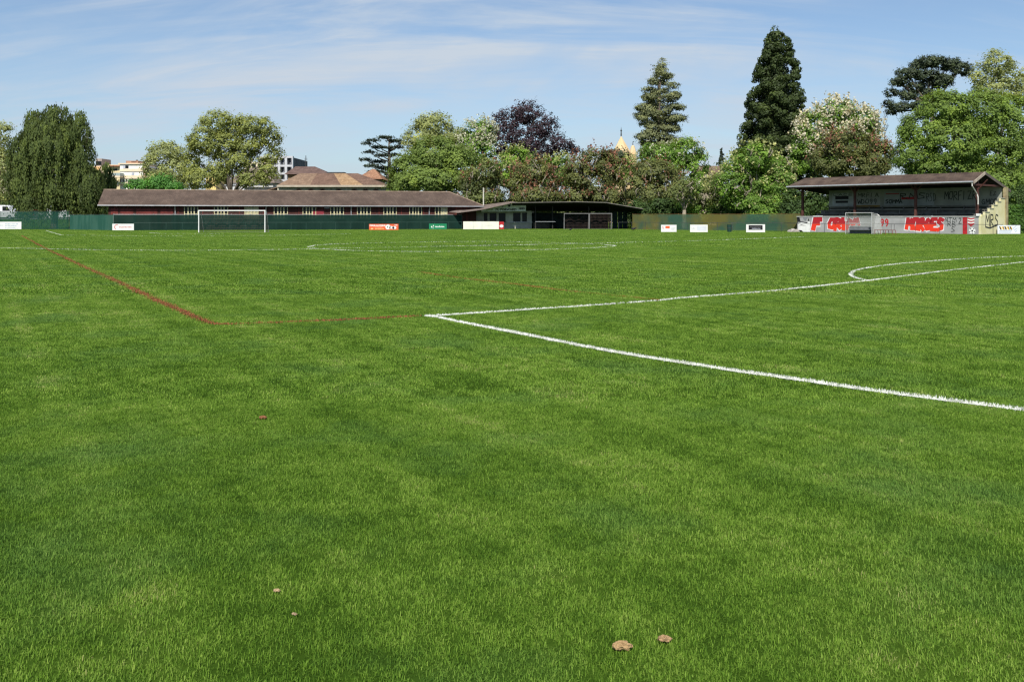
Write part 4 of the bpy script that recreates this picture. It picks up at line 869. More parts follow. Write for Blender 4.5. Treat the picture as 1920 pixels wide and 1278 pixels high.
def cream_block():
    Y = 205; F, root = fbld('cream_apartment_block', 'cream and white apartment block with flat roof between the birch and the plane tree', 225, 267.5, Y); w = F.len
    z = lambda p: zp(p, Y); wt = mat('white_render', (.80,.78,.70), .85, .04, .6); cr = mat('cream_render', (.74,.60,.42), .85, .05, .6); dk = M['glass']; tan = mat('tan_side', (.45,.33,.24), .85, .08, .6)
    MB().fbox(F, 0, w, 0, 9, 0, z(308)).build('wall', wt, root)
    MB().fbox(F, -.3, w+.25, -.3, 9.2, z(308)+.003, z(306)).build('roof_slab', cr, root)
    for a, c in ((316.5,321.5),(329,335)): MB().fbox(F, -.02, w+.01, -.14, -.003, z(c), z(a)).build('balcony_band', cr, root)
    MB().fbox(F, 0, w, -.1, -.004, z(341.5), z(336)).build('window_band', M['darkmetal'], root)
    for i in range(7): s = .5+i*(w-1)/6; MB().fbox(F, s-.09, s+.09, -.16, -.102, z(341.5), z(336)).build('window_post', wt, root)
    MB().fbox(F, 0, w, -.5, -.003, z(346), z(341.6)).build('balcony_band', cr, root)
    for a, c, p, q in ((231,241,310.5,315.8),(247,251.5,323.5,328.8)):
        wi = MB().fbox(F, F.s_at(a), F.s_at(c), -.05, -.003, z(q), z(p)).build('window', dk, root); MB().fbox(F, F.s_at(a), F.s_at(a)+.5, -.1, -.052, z(q), z(p)).build('shutter', M['greyprint'], wi)
    MB().fbox(F, w+.003, w+.9, .4, 9, 0, z(314)).build('side_wing', tan, root)
    ph = MB().fbox(F, F.s_at(229), F.s_at(252), 2, 6, z(306)+.003, z(300.5)).build('penthouse', mat('brick_penthouse', (.36,.21,.14), .85, .15, 1.5), root); MB().fbox(F, F.s_at(239), F.s_at(249), 1.9, 1.998, z(306)+.4, z(300.5)-.2).build('louvre', mat('dark_louvre', (.10,.05,.045), .8, .2, 2), ph)
    MB().tube([F.P(F.s_at(243),4,z(300.5)), F.P(F.s_at(243),4,z(297.8))], .25, 6).build('chimney', M['darkmetal'], root)
    # balconies on the left
    for i, (a, c, p, q) in enumerate(((213,233,325,330.5),(199,226,341,347),(178,214,349,354))):
        MB().fbox(F, F.s_at(a), F.s_at(c), -2.2, -.2-.16*(i>0), z(q), z(p)).build('balcony', mat('glass_balcony', (.32,.38,.37), .3, .1, 1), root); MB().fbox(F, F.s_at(a), F.s_at(c), -2.25, -.62, z(q)-.35, z(q)-.004).build('balcony_slab', cr, root)
    Y2 = 220; F2 = Frame(XY(170, Y2), XY(228, Y2)); z2 = lambda p: zp(p, Y2); r2 = thing('yellow_apartment_block', F2.P(F2.len/2,0,0), 'yellow stepped apartment block with orange awnings partly behind the birch', 'building')
    yl = mat('yellow_render', (.70,.58,.34), .85, .06, .6); MB().fbox(F2, F2.s_at(199), F2.len-.01, 0, 8, 0, z2(309)).build('wall', yl, r2); MB().fbox(F2, F2.s_at(170), F2.s_at(199)-.01, .3, 8, 0, z2(312)).build('wall', mat('warm_wall', (.62,.46,.34), .85, .06, .6), r2)
    MB().fbox(F2, F2.s_at(176), F2.s_at(187.5), 1, 6, z2(312)+.003, z2(297)).build('roof_block', mat('taupe_block', (.36,.30,.26), .85, .08, 1), r2); MB().fbox(F2, F2.s_at(176.5), F2.s_at(187), .9, .997, z2(309), z2(302)).build('window', M['glass'], r2)
    MB().slab([F2.P(F2.s_at(166),-.8,z2(316)),F2.P(F2.s_at(187),-.8,z2(319.5)),F2.P(F2.s_at(187),.29,z2(312.5)),F2.P(F2.s_at(166),.29,z2(312.5))], .06).build('awning', mat('orange_awning', (.62,.38,.16), .8, .06, 1), r2)
    for p in (316,329): MB().fbox(F2, F2.s_at(211), F2.s_at(220), -.05, -.003, z2(p+4), z2(p)).build('window', dk, r2)
    MB().slab([F2.P(F2.s_at(206),-.8,z2(310.5)),F2.P(F2.s_at(227),-.8,z2(310.5)),F2.P(F2.s_at(227),7,z2(305)),F2.P(F2.s_at(206),7,z2(305))], .25).build('roof', mat('rust_roof', (.34,.15,.09), .85, .12, 1), r2)
cream_block()
def small_backdrop_houses():
    Y = 185; F, root = fbld('white_house', 'white house with brown roof behind the trunk of the plane tree', 428, 512, Y); w = F.len; z = lambda p: zp(p, Y); wh = mat('house_white', (.72,.71,.66), .85, .05, 1)
    MB().fbox(F, 0, w, 0, 9, 0, z(343)).build('wall', wh, root); MB().fbox(F, 0, F.s_at(462), -1.6, -.003, 0, z(348.5)).build('porch_wall', mat('house_grey_white', (.58,.59,.60), .85, .05, 1), root); MB().fbox(F, -.3, F.s_at(463), -1.8, -.003, z(348.4), z(347)).build('porch_roof', M['greyprint'], root)
    MB().fbox(F, F.s_at(463), w, -.5, -.003, z(352.5), z(350.5)).build('window_band', M['darkmetal'], root)
    MB().add([F.P(-.5,-.5,z(343)),F.P(w+.5,-.5,z(343)),F.P(w*.75,4.5,z(313)),F.P(w*.3,4.5,z(313)),F.P(w+.5,9.5,z(343)),F.P(-.5,9.5,z(343))], [(0,1,2,3),(1,4,2),(4,5,3,2),(5,0,3)]).build('roof', mat('grey_brown_roof', (.20,.16,.13), .85, .15, 1), root)
    MB().fbox(F, F.s_at(445), F.s_at(492), 5, 8.9, z(343), z(301)).build('upper_storey', mat('cream_upper', (.72,.62,.47), .85, .06, 1), root)
    for px in (452,463,474,485): MB().fbox(F, F.s_at(px)-.4, F.s_at(px)+.4, 4.9, 4.995, z(312), z(304)).build('window', M['glass'], root)
    Y = 180; F, root = fbld('yellow_house', 'narrow yellow house front showing between the trees', 386, 405, Y); z = lambda p: zp(p, Y)
    MB().fbox(F, 0, F.len, 0, 7, 0, z(326)).build('wall', mat('bright_yellow_render', (.78,.62,.24), .85, .06, 1), root); MB().slab([F.P(-.3,-.3,z(326)+.1),F.P(F.len+.3,-.3,z(326)+.1),F.P(F.len+.3,7,z(322)),F.P(-.3,7,z(322))], .15).build('roof', mat('brown_small_roof', (.2,.12,.08), .85, .1, 1), root)
    for py in (333,345): MB().fbox(F, F.len*.3, F.len*.6, -.04, -.003, z(py+6), z(py)).build('window', M['glass'], root)
    Y = 195; F, root = fbld('orange_roof_house', 'house with an orange roof behind the tree at the left edge', -25, 26, Y); z = lambda p: zp(p, Y)
    MB().fbox(F, 0, F.len, 0, 9, 0, z(312)).build('wall', mat('pale_pink_render', (.66,.54,.42), .85, .06, 1), root); MB().add([F.P(-.5,-.5,z(312)),F.P(F.len+.5,-.5,z(303)),F.P(F.len*.9,4.5,z(291)),F.P(.5,4.5,z(291)),F.P(F.len+.5,9.5,z(303)),F.P(-.5,9.5,z(312))], [(0,1,2,3),(1,4,2),(4,5,3,2),(5,0,3)]).build('roof', mat('orange_roof', (.42,.26,.12), .85, .12, 1), root)
    for px in (-8,6,18): MB().fbox(F, F.s_at(px)-.5, F.s_at(px)+.5, -.04, -.003, z(326), z(317)).build('window', M['glass'], root)
    Y = 190; F, root = fbld('brown_gable_house', 'plain brown house roof between the green chestnut and the small conifer', 1312, 1352, Y); z = lambda p: zp(p, Y); rb = mat('brown_back_roof', (.15,.105,.07), .85, .15, 1)
    MB().fbox(F, 0, F.len, 0, 8, 0, z(334)).build('wall', mat('beige_back_wall', (.40,.34,.25), .85, .1, 1), root); MB().add([F.P(-.5,-.5,z(334)),F.P(F.len+.5,-.5,z(334)),F.P(F.len+.5,4,z(309)),F.P(-.5,4,z(309)),F.P(F.len+.5,8.5,z(334)),F.P(-.5,8.5,z(334))], [(0,1,2,3),(3,2,4,5),(0,3,5),(1,4,2)]).build('roof', rb, root)
small_backdrop_houses()
def church():
    Y = 265; c = Wp(1166, 310, Y); root = thing('church_tower', (c[0], Y, 0), 'church tower with a sandy yellow pointed spire rising behind the chestnuts', 'church tower'); st = mat('sandy_stone', (.60,.42,.21), .85, .08, .5, col2=(.66,.50,.29)); z = lambda p: zp(p, Y)
    r = 34/FPX*Y
    MB().fbox(Frame((c[0]-r*.8,Y-r*.8),(c[0]+r*.8,Y-r*.8)), 0, 1.6*r, 0, 1.6*r, 0, z(318)).build('tower', st, root)
    b = MB(); n = 8; ap = (c[0]-.2, Y, z(255)); ring = [(c[0]+r*1.05*math.cos(2*math.pi*(k+.5)/n), Y+r*1.05*math.sin(2*math.pi*(k+.5)/n), z(318)) for k in range(n)]; b.add(ring+[ap], [(k, (k+1) % n, n) for k in range(n)]+[tuple(range(n))[::-1]]); b.build('spire', st, root)
    MB().tube([ap, (ap[0],ap[1],z(245)), (ap[0],ap[1],z(238))], [.22,.12,.03], 6).build('finial', M['darkmetal'], root); MB().lathe((ap[0],ap[1],z(247)), [(.05,0),(.22,.1),(.28,.3),(.2,.5),(.05,.6)], 8).build('finial_ball', M['darkmetal'], root)
    tx = Wp(1188, 300, Y-r)[0]; ty = Y-r*.7; q = 7/FPX*Y
    tu = MB().lathe((tx,ty,0), [(q,0),(q,z(292)),(q*1.1,z(291.5)),(q*.45,z(276)),(.08,z(274))], 8).build('turret', st, root); MB().tube([(tx,ty,z(275)),(tx,ty,z(267))], [.14,.05], 6).build('turret_finial', M['darkmetal'], tu)
church()

# --- raised car park at the left with vehicles, bank below it
props(MB().add([(-190,141.5,0),(-52,141.5,0),(-50,146,1.3),(-190,146,1.3)], [(0,1,2,3)]).build('bank', M['turf']), kind='structure')
props(MB().slab([(-190,146,1.304),(-50,146,1.304),(-50,185,1.4),(-190,185,1.4)], 1.3).build('car_park', mat('car_park_asphalt', (.17,.165,.155), .9, .15, .8, .1)), kind='structure')
def vehicle(px, Y, L_, H, label, col, kind='car', flip=False, tags=False):
    x, y = XY(px, Y); z0 = 1.36; root = thing('parked_van' if kind == 'van' else 'parked_car', (x,y,z0), label, kind, 'vehicles in the car park'); W_ = 1.8; m = mat('car_paint', col, .25, .03, 1, spec=.6); sg = -1 if flip else 1
    def P(a, z): return (x+sg*a*L_, y, z0+z*H)
    body = [(-.5,.12),(-.5,.50),(-.47,.56),(-.30,.60),(-.17,.96),(-.05,1),(.25,.99),(.42,.62),(.5,.56),(.5,.12)] if kind == 'car' else [(-.5,.12),(-.5,.42),(-.46,.50),(-.36,.55),(-.27,.92),(-.2,1),(.49,1),(.5,.97),(.5,.12)]
    bb = MB(); bb.prism([P(a,z) for a, z in body], (0,W_,0)); bb.build('body', m, root)
    wins = [[(-.26,.62),(-.15,.92),(.03,.94),(.03,.62)],[(.06,.62),(.06,.94),(.24,.93),(.36,.62)]] if kind == 'car' else [[(-.33,.58),(-.25,.90),(-.10,.90),(-.10,.58)]]
    for w in wins: b = MB(); b.prism([tuple(np.array(P(a,z))+(0,-.012,0)) for a, z in w], (0,.01,0)); b.build('side_window', M['glass'], root)
    for a in (-.31,.31):
        wl = MB(); c = P(a,0); R_ = .33; wl.tube([(c[0],y-.03,z0+R_),(c[0],y+.2,z0+R_)], R_, 16); t = wl.build('wheel', M['black'], root); rm = MB(); rm.tube([(c[0],y-.045,z0+R_),(c[0],y-.031,z0+R_)], R_*.6, 12); rm.build('rim', M['galv'], t)
    MB().box(*sorted((P(-.502,0)[0],P(-.47,0)[0])), y-.01, y+.3, z0+.42*H*.9, z0+.5*H*.95).build('headlight', M['white'], root); MB().box(*sorted((P(.48,0)[0],P(.503,0)[0])), y-.01, y+.2, z0+.40*H, z0+.5*H).build('tail_light', M['red'], root)
    if tags:
        F = Frame((x-L_/2,y),(x+L_/2,y)); A_ = [[(0,0),(0,1),(.4,.8),(.05,.5),(.5,0)],[(.7,1),(1.1,1),(.75,.5),(1.1,.3),(.7,0)],[(1.4,.1),(1.7,1),(2,.1)],[(2.3,1),(2.2,.3),(2.6,0),(2.8,.9)]]
        strokes(F, A_, .12, -.015, M['black'], root, 'graffiti', L_*.28, z0+.5*H, .9)
vehicle(-2, 149, 5.6, 2.25, 'white delivery van at the left edge behind the netting', (.78,.78,.78), 'van', True)
vehicle(38, 150, 4.4, 1.62, 'dark car parked behind the netting under the birch', (.02,.025,.03))
vehicle(66, 156, 3.9, 1.6, 'red car parked further back under the birch', (.30,.02,.025), 'car', True)
vehicle(89, 152, 4.1, 1.75, 'white car parked left of the birch trunk', (.75,.75,.74))
vehicle(118, 149, 5.2, 2.1, 'white van with black graffiti right of the birch trunk', (.76,.76,.76), 'van', True, True)

# ================================================================== TREES
def pal(name, c, spread=.55, trans=.38, warm=(1.15,1.05,.8), gain=1.72):
    c = tuple(x*gain for x in c)
    d = tuple(x*(1-spread) for x in c); l = tuple(min(1, x*(1+spread)*w) for x, w in zip(c, warm))
    return leafmat(name, [(0.0, d), (1.0, l), (.5, c)], trans)
LM = {
 'birch': pal('birch_leaf', (.064,.088,.026), .62), 'olive': pal('plane_leaf', (.148,.172,.052), .5), 'pale': pal('pale_leaf', (.17,.195,.080), .5), 'maple': pal('maple_leaf', (.098,.148,.030), .55),
 'mid': pal('mid_green_leaf', (.105,.150,.035), .5), 'chest': pal('chestnut_leaf', (.092,.160,.028), .6), 'dull': pal('dull_chestnut_leaf', (.086,.106,.036), .6), 'rust': pal('rusty_chestnut_leaf', (.088,.102,.035), .6),
 'beech': pal('copper_leaf', (.026,.017,.020), .55, .2, (1.2,1,1.1)), 'cedar': pal('cedar_needle', (.032,.045,.032), .5, .15), 'spruce': pal('spruce_needle', (.095,.108,.050), .55, .2), 'sequoia': pal('sequoia_needle', (.025,.038,.010), .6, .12),
 'pine': pal('pine_needle', (.027,.038,.019), .55, .12), 'hedge': pal('hedge_leaf', (.050,.105,.020), .5), 'dark': pal('shade_leaf', (.040,.070,.020), .5), 'fresh': pal('fresh_shrub_leaf', (.06,.15,.03), .5)}
BL = {'white': pal('white_blossom', (.50,.49,.36), .25, .2, (1.05,1.05,1), 1), 'pink': pal('pink_blossom', (.25,.12,.075), .4, .2, (1.2,1,1), 1), 'lime': pal('lime_blossom', (.40,.42,.18), .3, .25, gain=1), 'cream': pal('cream_blossom', (.56,.53,.41), .25, .2, gain=1)}
def unit(n):
    v = rng.normal(0, 1, (n,3)); return v/np.linalg.norm(v, axis=1)[:,None]
def quads(P, Nrm, size, aspect=1.5, hang=None):
    n = len(P); r = unit(n); a = np.cross(Nrm, r); a /= np.linalg.norm(a, axis=1)[:,None]+1e-9
    if hang is not None:
        a = a*(1-hang)+np.array([0,0,-1.0])*hang; a /= np.linalg.norm(a, axis=1)[:,None]+1e-9
    b = np.cross(Nrm, a); b /= np.linalg.norm(b, axis=1)[:,None]+1e-9
    s = (size*rng.uniform(.65,1.35,n))[:,None]; L_ = a*s*aspect*.5; W_ = b*s*.5
    return np.stack([P-L_, P+W_-L_*.1, P+L_, P-W_-L_*.1], 1)
def foliage(blobs, size, cov=3.0, cr=.9, flat=.8, shell=.58, weep=0, upn=.5, back=.5, jitter=1.0):
    """leaf quads through ellipsoid blobs [(c, r3)], in clumps with gaps between; returns quads, tones, clump centres and directions"""
    Cs, Rs = np.array([b[0] for b in blobs]), np.array([b[1] for b in blobs]); Q, T, CC, DD = [], [], [], []
    for i in range(len(blobs)):
        c, r = Cs[i], Rs[i]; area = 4*np.pi*(r[0]*r[2]+r[0]*r[1]+r[1]*r[2])/3
        nc = max(10, int(area/(cr*cr*1.5))); d = unit(nc); rad = shell+(1.04-shell)*rng.uniform(0,1,nc)**.6; p = c+d*r*rad[:,None]
        keep = rng.uniform(0,1,nc) > back*(d[:,1] > .35)
        for j in range(len(blobs)):
            if j != i: keep &= (((p-Cs[j])/Rs[j])**2).sum(1) > .42
        keep &= p[:,2] > .3
        p, d = p[keep], d[keep]
        if len(p) == 0: continue
        k = max(3, int(cov*cr*cr*1.5/(size*size*.75))); cs = cr*rng.uniform(.6,1.3,len(p))
        idx = np.repeat(np.arange(len(p)), k); n = len(idx); off = rng.normal(0, .48, (n,3))*cs[idx][:,None]*np.array([1,1,flat])*jitter
        if weep: off[:,:2] *= .62; off[:,2] = -rng.exponential(weep, n)+rng.normal(0,.25,n)
        pos = p[idx]+off; ok = pos[:,2] > .15
        nr = d[idx]*1.0+off/(cs[idx][:,None]+.01)*.5+unit(n)*.6; nr[:,2] += upn; nr /= np.linalg.norm(nr, axis=1)[:,None]
        t = np.clip(.5+rng.normal(0,.17,len(p))[idx]+rng.normal(0,.09,n), 0, 1)
        Q.append(quads(pos[ok], nr[ok], size, 2.4 if weep else 1.5, .75*np.ones((ok.sum(),1)) if weep else None)); T.append(t[ok]); CC.append(p); DD.append(d)
    return np.concatenate(Q), np.concatenate(T), np.concatenate(CC), np.concatenate(DD)
TRI = [0]
def add_leaf_mesh(name, Q, T, m, parent):
    loc = np.array(ROOT[parent.name]); me = nmesh(name, Q-loc, 4, m, T); o = bpy.data.objects.new(name, me); C.objects.link(o); o.parent = parent; ROOT[o.name] = tuple(loc); TRI[0] += 2*len(Q); return o
def limb(mb, a, b, r0, r1, bend=.12, n=5):
    a, b = np.array(a, float), np.array(b, float); L_ = np.linalg.norm(b-a); k = rng.normal(0, bend*L_*.5, 3); k[2] = abs(k[2])*.4
    pts_ = [a+(b-a)*q+k*math.sin(math.pi*q) for q in np.linspace(0,1,n)]; mb.tube(pts_, np.linspace(r0, r1, n), 7)
def tree(label, base_px, Y, blobs, lm, name='tree', size=None, cov=3.0, cr=None, blossom=None, nbl=500, trunk_m='bark', tr=.35, base_py=None, fork=None, limbs=True, bstyle=.22, **kw):
    size = size or .00152*Y; cr = cr or .0060*Y
    x, y = XY(base_px, Y); root = thing(name, (x,y,0), label, 'tree')
    B = []
    for b in blobs:
        px, py, rx, ry = b[:4]; dy = b[4] if len(b) > 4 else rng.uniform(-1,1); c = Wp(px, py, Y+dy); B.append((c, np.array([rx/FPX*Y, rx/FPX*Y*.85, ry/FPX*Y])))
    Q, T, CC, DD = foliage(B, size, cov, cr, **kw)
    tk = MB(); zc = min(b[0][2] for b in B); cen = np.mean([b[0] for b in B], axis=0)
    f = np.array(fork) if fork is not None else np.array([x*.8+cen[0]*.2, y, max(1.8, zc*.62)])
    tk.tube([(x,y,-.05), (x+.03,y,.35), tuple((np.array((x,y,0))*.4+f*.6)), tuple(f)], [tr*1.5, tr*1.1, tr*.92, tr*.8], 10); tko = tk.build('trunk', M[trunk_m], root, True)
    if limbs:
        lb = MB()
        for c, r in B:
            limb(lb, f, c, tr*.55, tr*.16)
            for q in range(3): e = c+unit(1)[0]*r*.85; limb(lb, f*.35+c*.65, e, tr*.2, .03)
        if trunk_m == 'palebark':                       # knobbly pollard limbs showing at the front of the crown
            for c, r in B:
                for q in range(5):
                    e = c+r*np.array([rng.uniform(-.8,.8), -.9, rng.uniform(-.9,.3)]); limb(lb, e, e+np.array([rng.uniform(-.8,.8), .1, rng.uniform(.4,1.6)]), .11, .05, .3)
        lb.build('limbs', M[trunk_m], tko, True)
    add_leaf_mesh('crown', Q, T, LM[lm], root)
    if blossom:
        w = (DD[:,2] > (.15 if blossom == 'pink' else -.25)) & (DD[:,1] < .45); ci = np.where(w)[0]
        if len(ci):
            sel = rng.choice(ci, nbl); k = 4; idx = np.repeat(sel, k); p = CC[sel]+DD[sel]*cr*.75+rng.normal(0,.45*cr,(nbl,3)); p = np.repeat(p, k, 0)+rng.normal(0,.09,(nbl*k,3))*np.array([1,1,2.2])
            add_leaf_mesh('blossoms', quads(p, unit(len(p))*.8+DD[idx]*.6, bstyle, 1.5), np.clip(rng.normal(.5,.22,len(p)),0,1), BL[blossom], root)
    return root

# left side
tree('tall dark weeping birch at the left, in front of the red building', 101, 131, [(66,224,20,18),(105,213,26,16),(146,228,19,18),(100,240,40,18),(163,252,9,14),(100,264,60,38),(52,290,36,38),(150,292,28,40),(100,312,66,40),(52,338,42,28),(152,336,30,36),(108,350,40,18),(172,345,24,36),(182,366,20,24),(60,372,34,10),(150,376,30,14)], 'birch', 'birch_tree', weep=1.0, cov=1.75, tr=.45, size=.15, upn=.1, cr=.7)
tree('pale sparse tree cut by the left edge of the picture', -4, 158, [(-2,255,24,30),(4,285,20,26),(0,318,24,30),(5,352,22,26)], 'pale', 'deciduous_tree', cov=1.5, tr=.3)
tree('small dark tree just right of the birch', 197, 138, [(197,322,12,16),(193,340,20,14),(205,345,14,14)], 'birch', 'small_tree', tr=.12, weep=.6, cov=2.2)
tree('grey-green rounded tree left of the large plane tree', 312, 172, [(312,286,34,22),(296,312,26,26),(330,318,30,26),(310,340,40,18)], 'pale', 'deciduous_tree', cov=1.7, tr=.3)
tree('large spreading plane tree with light green crown and visible limbs', 432, 160, [(410,232,34,24),(385,262,34,30),(362,300,20,32),(420,272,34,30),(376,335,34,20),(450,232,20,16),(482,238,32,20),(508,258,20,24),(470,272,26,20),(500,318,22,30),(515,290,14,20),(410,318,26,24),(448,302,26,22),(468,334,24,16),(440,262,20,20)], 'olive', 'plane_tree', cov=1.8, cr=.8, tr=.32, size=.23, shell=.4)
tree('low bright green shrub mass right above the red building roof', 285, 143, [(262,347,22,9),(300,343,28,11),(325,350,18,8)], 'fresh', 'shrub', tr=.1, limbs=False)
# middle
tree('tall pale tree with open crown right of the cedar', 812, 178, [(815,235,34,22),(792,260,36,26),(845,262,30,24),(815,285,52,30)], 'pale', 'deciduous_tree', cov=1.9, tr=.35)
tree('broad bushy mid-green tree right behind the end of the red building', 820, 150, [(815,295,50,38),(770,322,38,32),(862,312,34,40),(812,338,70,26),(752,345,26,16)], 'mid', 'deciduous_tree', cov=3.0, tr=.4)
tree('white flowering chestnut left of the copper beech', 896, 168, [(896,252,30,26),(880,280,26,28),(908,285,24,30)], 'chest', 'chestnut_tree', blossom='white', nbl=620, tr=.3, cov=2.4)
tree('large dark purple copper beech', 985, 175, [(985,212,34,24),(948,232,30,30),(1018,238,30,30),(940,268,26,30),(985,262,40,26),(1048,272,30,20),(1000,290,50,20),(1072,280,14,12)], 'beech', 'beech_tree', cov=1.25, tr=.36, cr=.8, shell=.35)
tree('dark rounded conifer in front of the church spire', 1153, 200, [(1153,292,24,15),(1140,300,18,12),(1166,302,14,12)], 'pine', 'round_conifer', tr=.25, cov=2.6, size=.36)
# row of pollarded chestnuts
P1 = dict(trunk_m='palebark')
tree('fresh green chestnut with pale candles below the copper beech', 966, 153, [(972,302,28,22),(948,318,24,20),(966,334,34,20)], 'chest', 'chestnut_tree', blossom='lime', nbl=420, tr=.28, **P1)
tree('smaller green chestnut with pale candles right below the copper beech', 1047, 153, [(1047,312,24,16),(1034,330,24,18),(1062,332,22,20)], 'chest', 'chestnut_tree', blossom='lime', nbl=340, tr=.28, **P1)
tree('dull green chestnut above the end of the red building', 905, 143, [(905,322,30,24),(890,348,30,22),(925,352,26,22),(905,372,40,12)], 'dull', 'chestnut_tree', blossom='pink', nbl=90, tr=.3, cov=2.2, **P1)
tree('red flowering chestnut above the clubhouse sign', 998, 143, [(1000,322,32,20),(980,345,34,20),(1022,345,26,22),(1000,368,46,14)], 'rust', 'chestnut_tree', blossom='pink', nbl=260, tr=.3, cov=2.3, **P1)
tree('tallest red flowering chestnut above the clubhouse canopy', 1112, 144, [(1115,302,36,22),(1085,322,28,26),(1145,322,28,28),(1112,345,46,26),(1080,368,30,14),(1140,368,36,14)], 'rust', 'chestnut_tree', blossom='pink', nbl=420, tr=.32, cov=2.4, **P1)
tree('light green chestnut right in front of the church turret', 1172, 157, [(1165,312,18,16),(1180,326,18,16)], 'chest', 'chestnut_tree', blossom='lime', nbl=180, tr=.25, **P1)
tree('brownish chestnut left of the tall spruce base', 1226, 139, [(1225,325,42,24),(1195,348,34,24),(1262,345,28,28),(1225,365,52,20)], 'rust', 'chestnut_tree', blossom='pink', nbl=90, tr=.32, cov=2.2, **P1)
tree('bright green chestnut with white candles below the tall spruce', 1280, 152, [(1285,284,30,22),(1232,290,34,18),(1306,312,20,26),(1300,345,24,24),(1255,310,30,18)], 'chest', 'chestnut_tree', blossom='white', nbl=170, tr=.3)
tree('sparse chestnut with pale trunk below the small conifer', 1348, 131, [(1338,352,18,22),(1352,372,18,18),(1322,372,18,16)], 'dull', 'chestnut_tree', blossom='lime', nbl=110, tr=.28, cov=2.0, **P1)
tree('lush green chestnut with white candles left of the grandstand', 1420, 126, [(1415,296,38,24),(1385,318,30,26),(1450,318,34,28),(1368,346,30,24),(1415,345,46,28),(1465,350,28,28),(1400,378,44,14),(1455,380,34,14)], 'chest', 'chestnut_tree', blossom='lime', nbl=520, tr=.34, cov=2.5, **P1)
tree('bare pale pollard trunk with few leaves left of the lush chestnut', 1283, 128, [(1285,352,18,16),(1268,366,16,12),(1295,372,14,12)], 'dull', 'chestnut_tree', tr=.32, cov=1.2, **P1)
# right side
tree('large cream flowering chestnut right of the giant sequoia', 1570, 152, [(1568,212,36,22),(1538,232,38,26),(1612,232,32,26),(1516,262,30,30),(1570,250,46,30),(1628,262,22,26),(1502,296,22,30),(1545,290,40,30)], 'chest', 'chestnut_tree', blossom='cream', nbl=1850, tr=.4, cov=2.2, bstyle=.27)
tree('rusty red flowering chestnut behind the grandstand roof', 1600, 141, [(1590,272,44,30),(1640,292,32,28),(1560,300,40,28),(1605,312,60,22)], 'rust', 'chestnut_tree', blossom='pink', nbl=260, tr=.35, cov=2.4)
tree('large bushy maple behind the right end of the grandstand', 1800, 122, [(1775,205,52,34),(1735,245,48,40),(1835,215,56,46),(1900,235,56,60),(1790,268,66,46),(1715,288,40,34),(1860,290,66,44),(1930,300,50,60),(1770,318,70,26),(1860,340,70,26),(1915,365,50,24)], 'maple', 'maple_tree', cov=2.6, tr=.5)
tree('tall pale poplar-like tree above the maple at the right edge', 1870, 156, [(1868,118,28,26),(1842,145,26,28),(1895,145,26,30),(1868,172,44,28),(1920,170,24,30)], 'pale', 'poplar_tree', cov=1.4, tr=.35, cr=.8)
tree('dark leafy tree seen through the open left bay of the grandstand', 1535, 124, [(1538,368,26,28),(1515,382,22,20),(1490,376,18,22)], 'dark', 'small_tree', tr=.2, cov=2.6, blossom='lime', nbl=40)
tree('dark shrub mass behind the right end of the grandstand', 1905, 108, [(1900,372,30,20),(1935,368,30,26)], 'dark', 'shrub', tr=.15, limbs=False)
for i, (px, Y, rx, ry, py, lm, lab) in enumerate((
    (1205,131,24,16,390,'dark','dark shrub behind the fence beside the clubhouse canopy'), (1248,131,28,15,388,'dark','dark shrub behind the left part of the mottled fence'), (1310,131,34,18,386,'chest','green shrub behind the middle of the mottled fence'),
    (1362,130,30,18,388,'dark','dark shrub behind the mottled fence below the small conifer'), (1440,124,40,18,388,'chest','green shrub behind the right part of the mottled fence'), (1490,122,26,20,386,'dark','dark shrub at the corner of fence and grandstand'),
    (1060,146,34,16,385,'dull','dull shrub behind the middle of the clubhouse canopy'), (1125,146,40,16,385,'dark','dark shrub behind the right of the clubhouse canopy'), (985,146,36,14,380,'dull','dull shrub behind the clubhouse roof peak'), (1176,140,20,20,396,'dark','dark shrub in the gap right of the clubhouse'), (915,146,30,14,378,'dark','dark shrub behind the clubhouse flue pipe'))):
    tree(lab, px, Y, [(px-rx*.45,py,rx*.6,ry),(px+rx*.45,py+2,rx*.6,ry*.85),(px,py+ry*.9,rx,ry)], lm, 'shrub', tr=.08, limbs=False, cov=2.6)

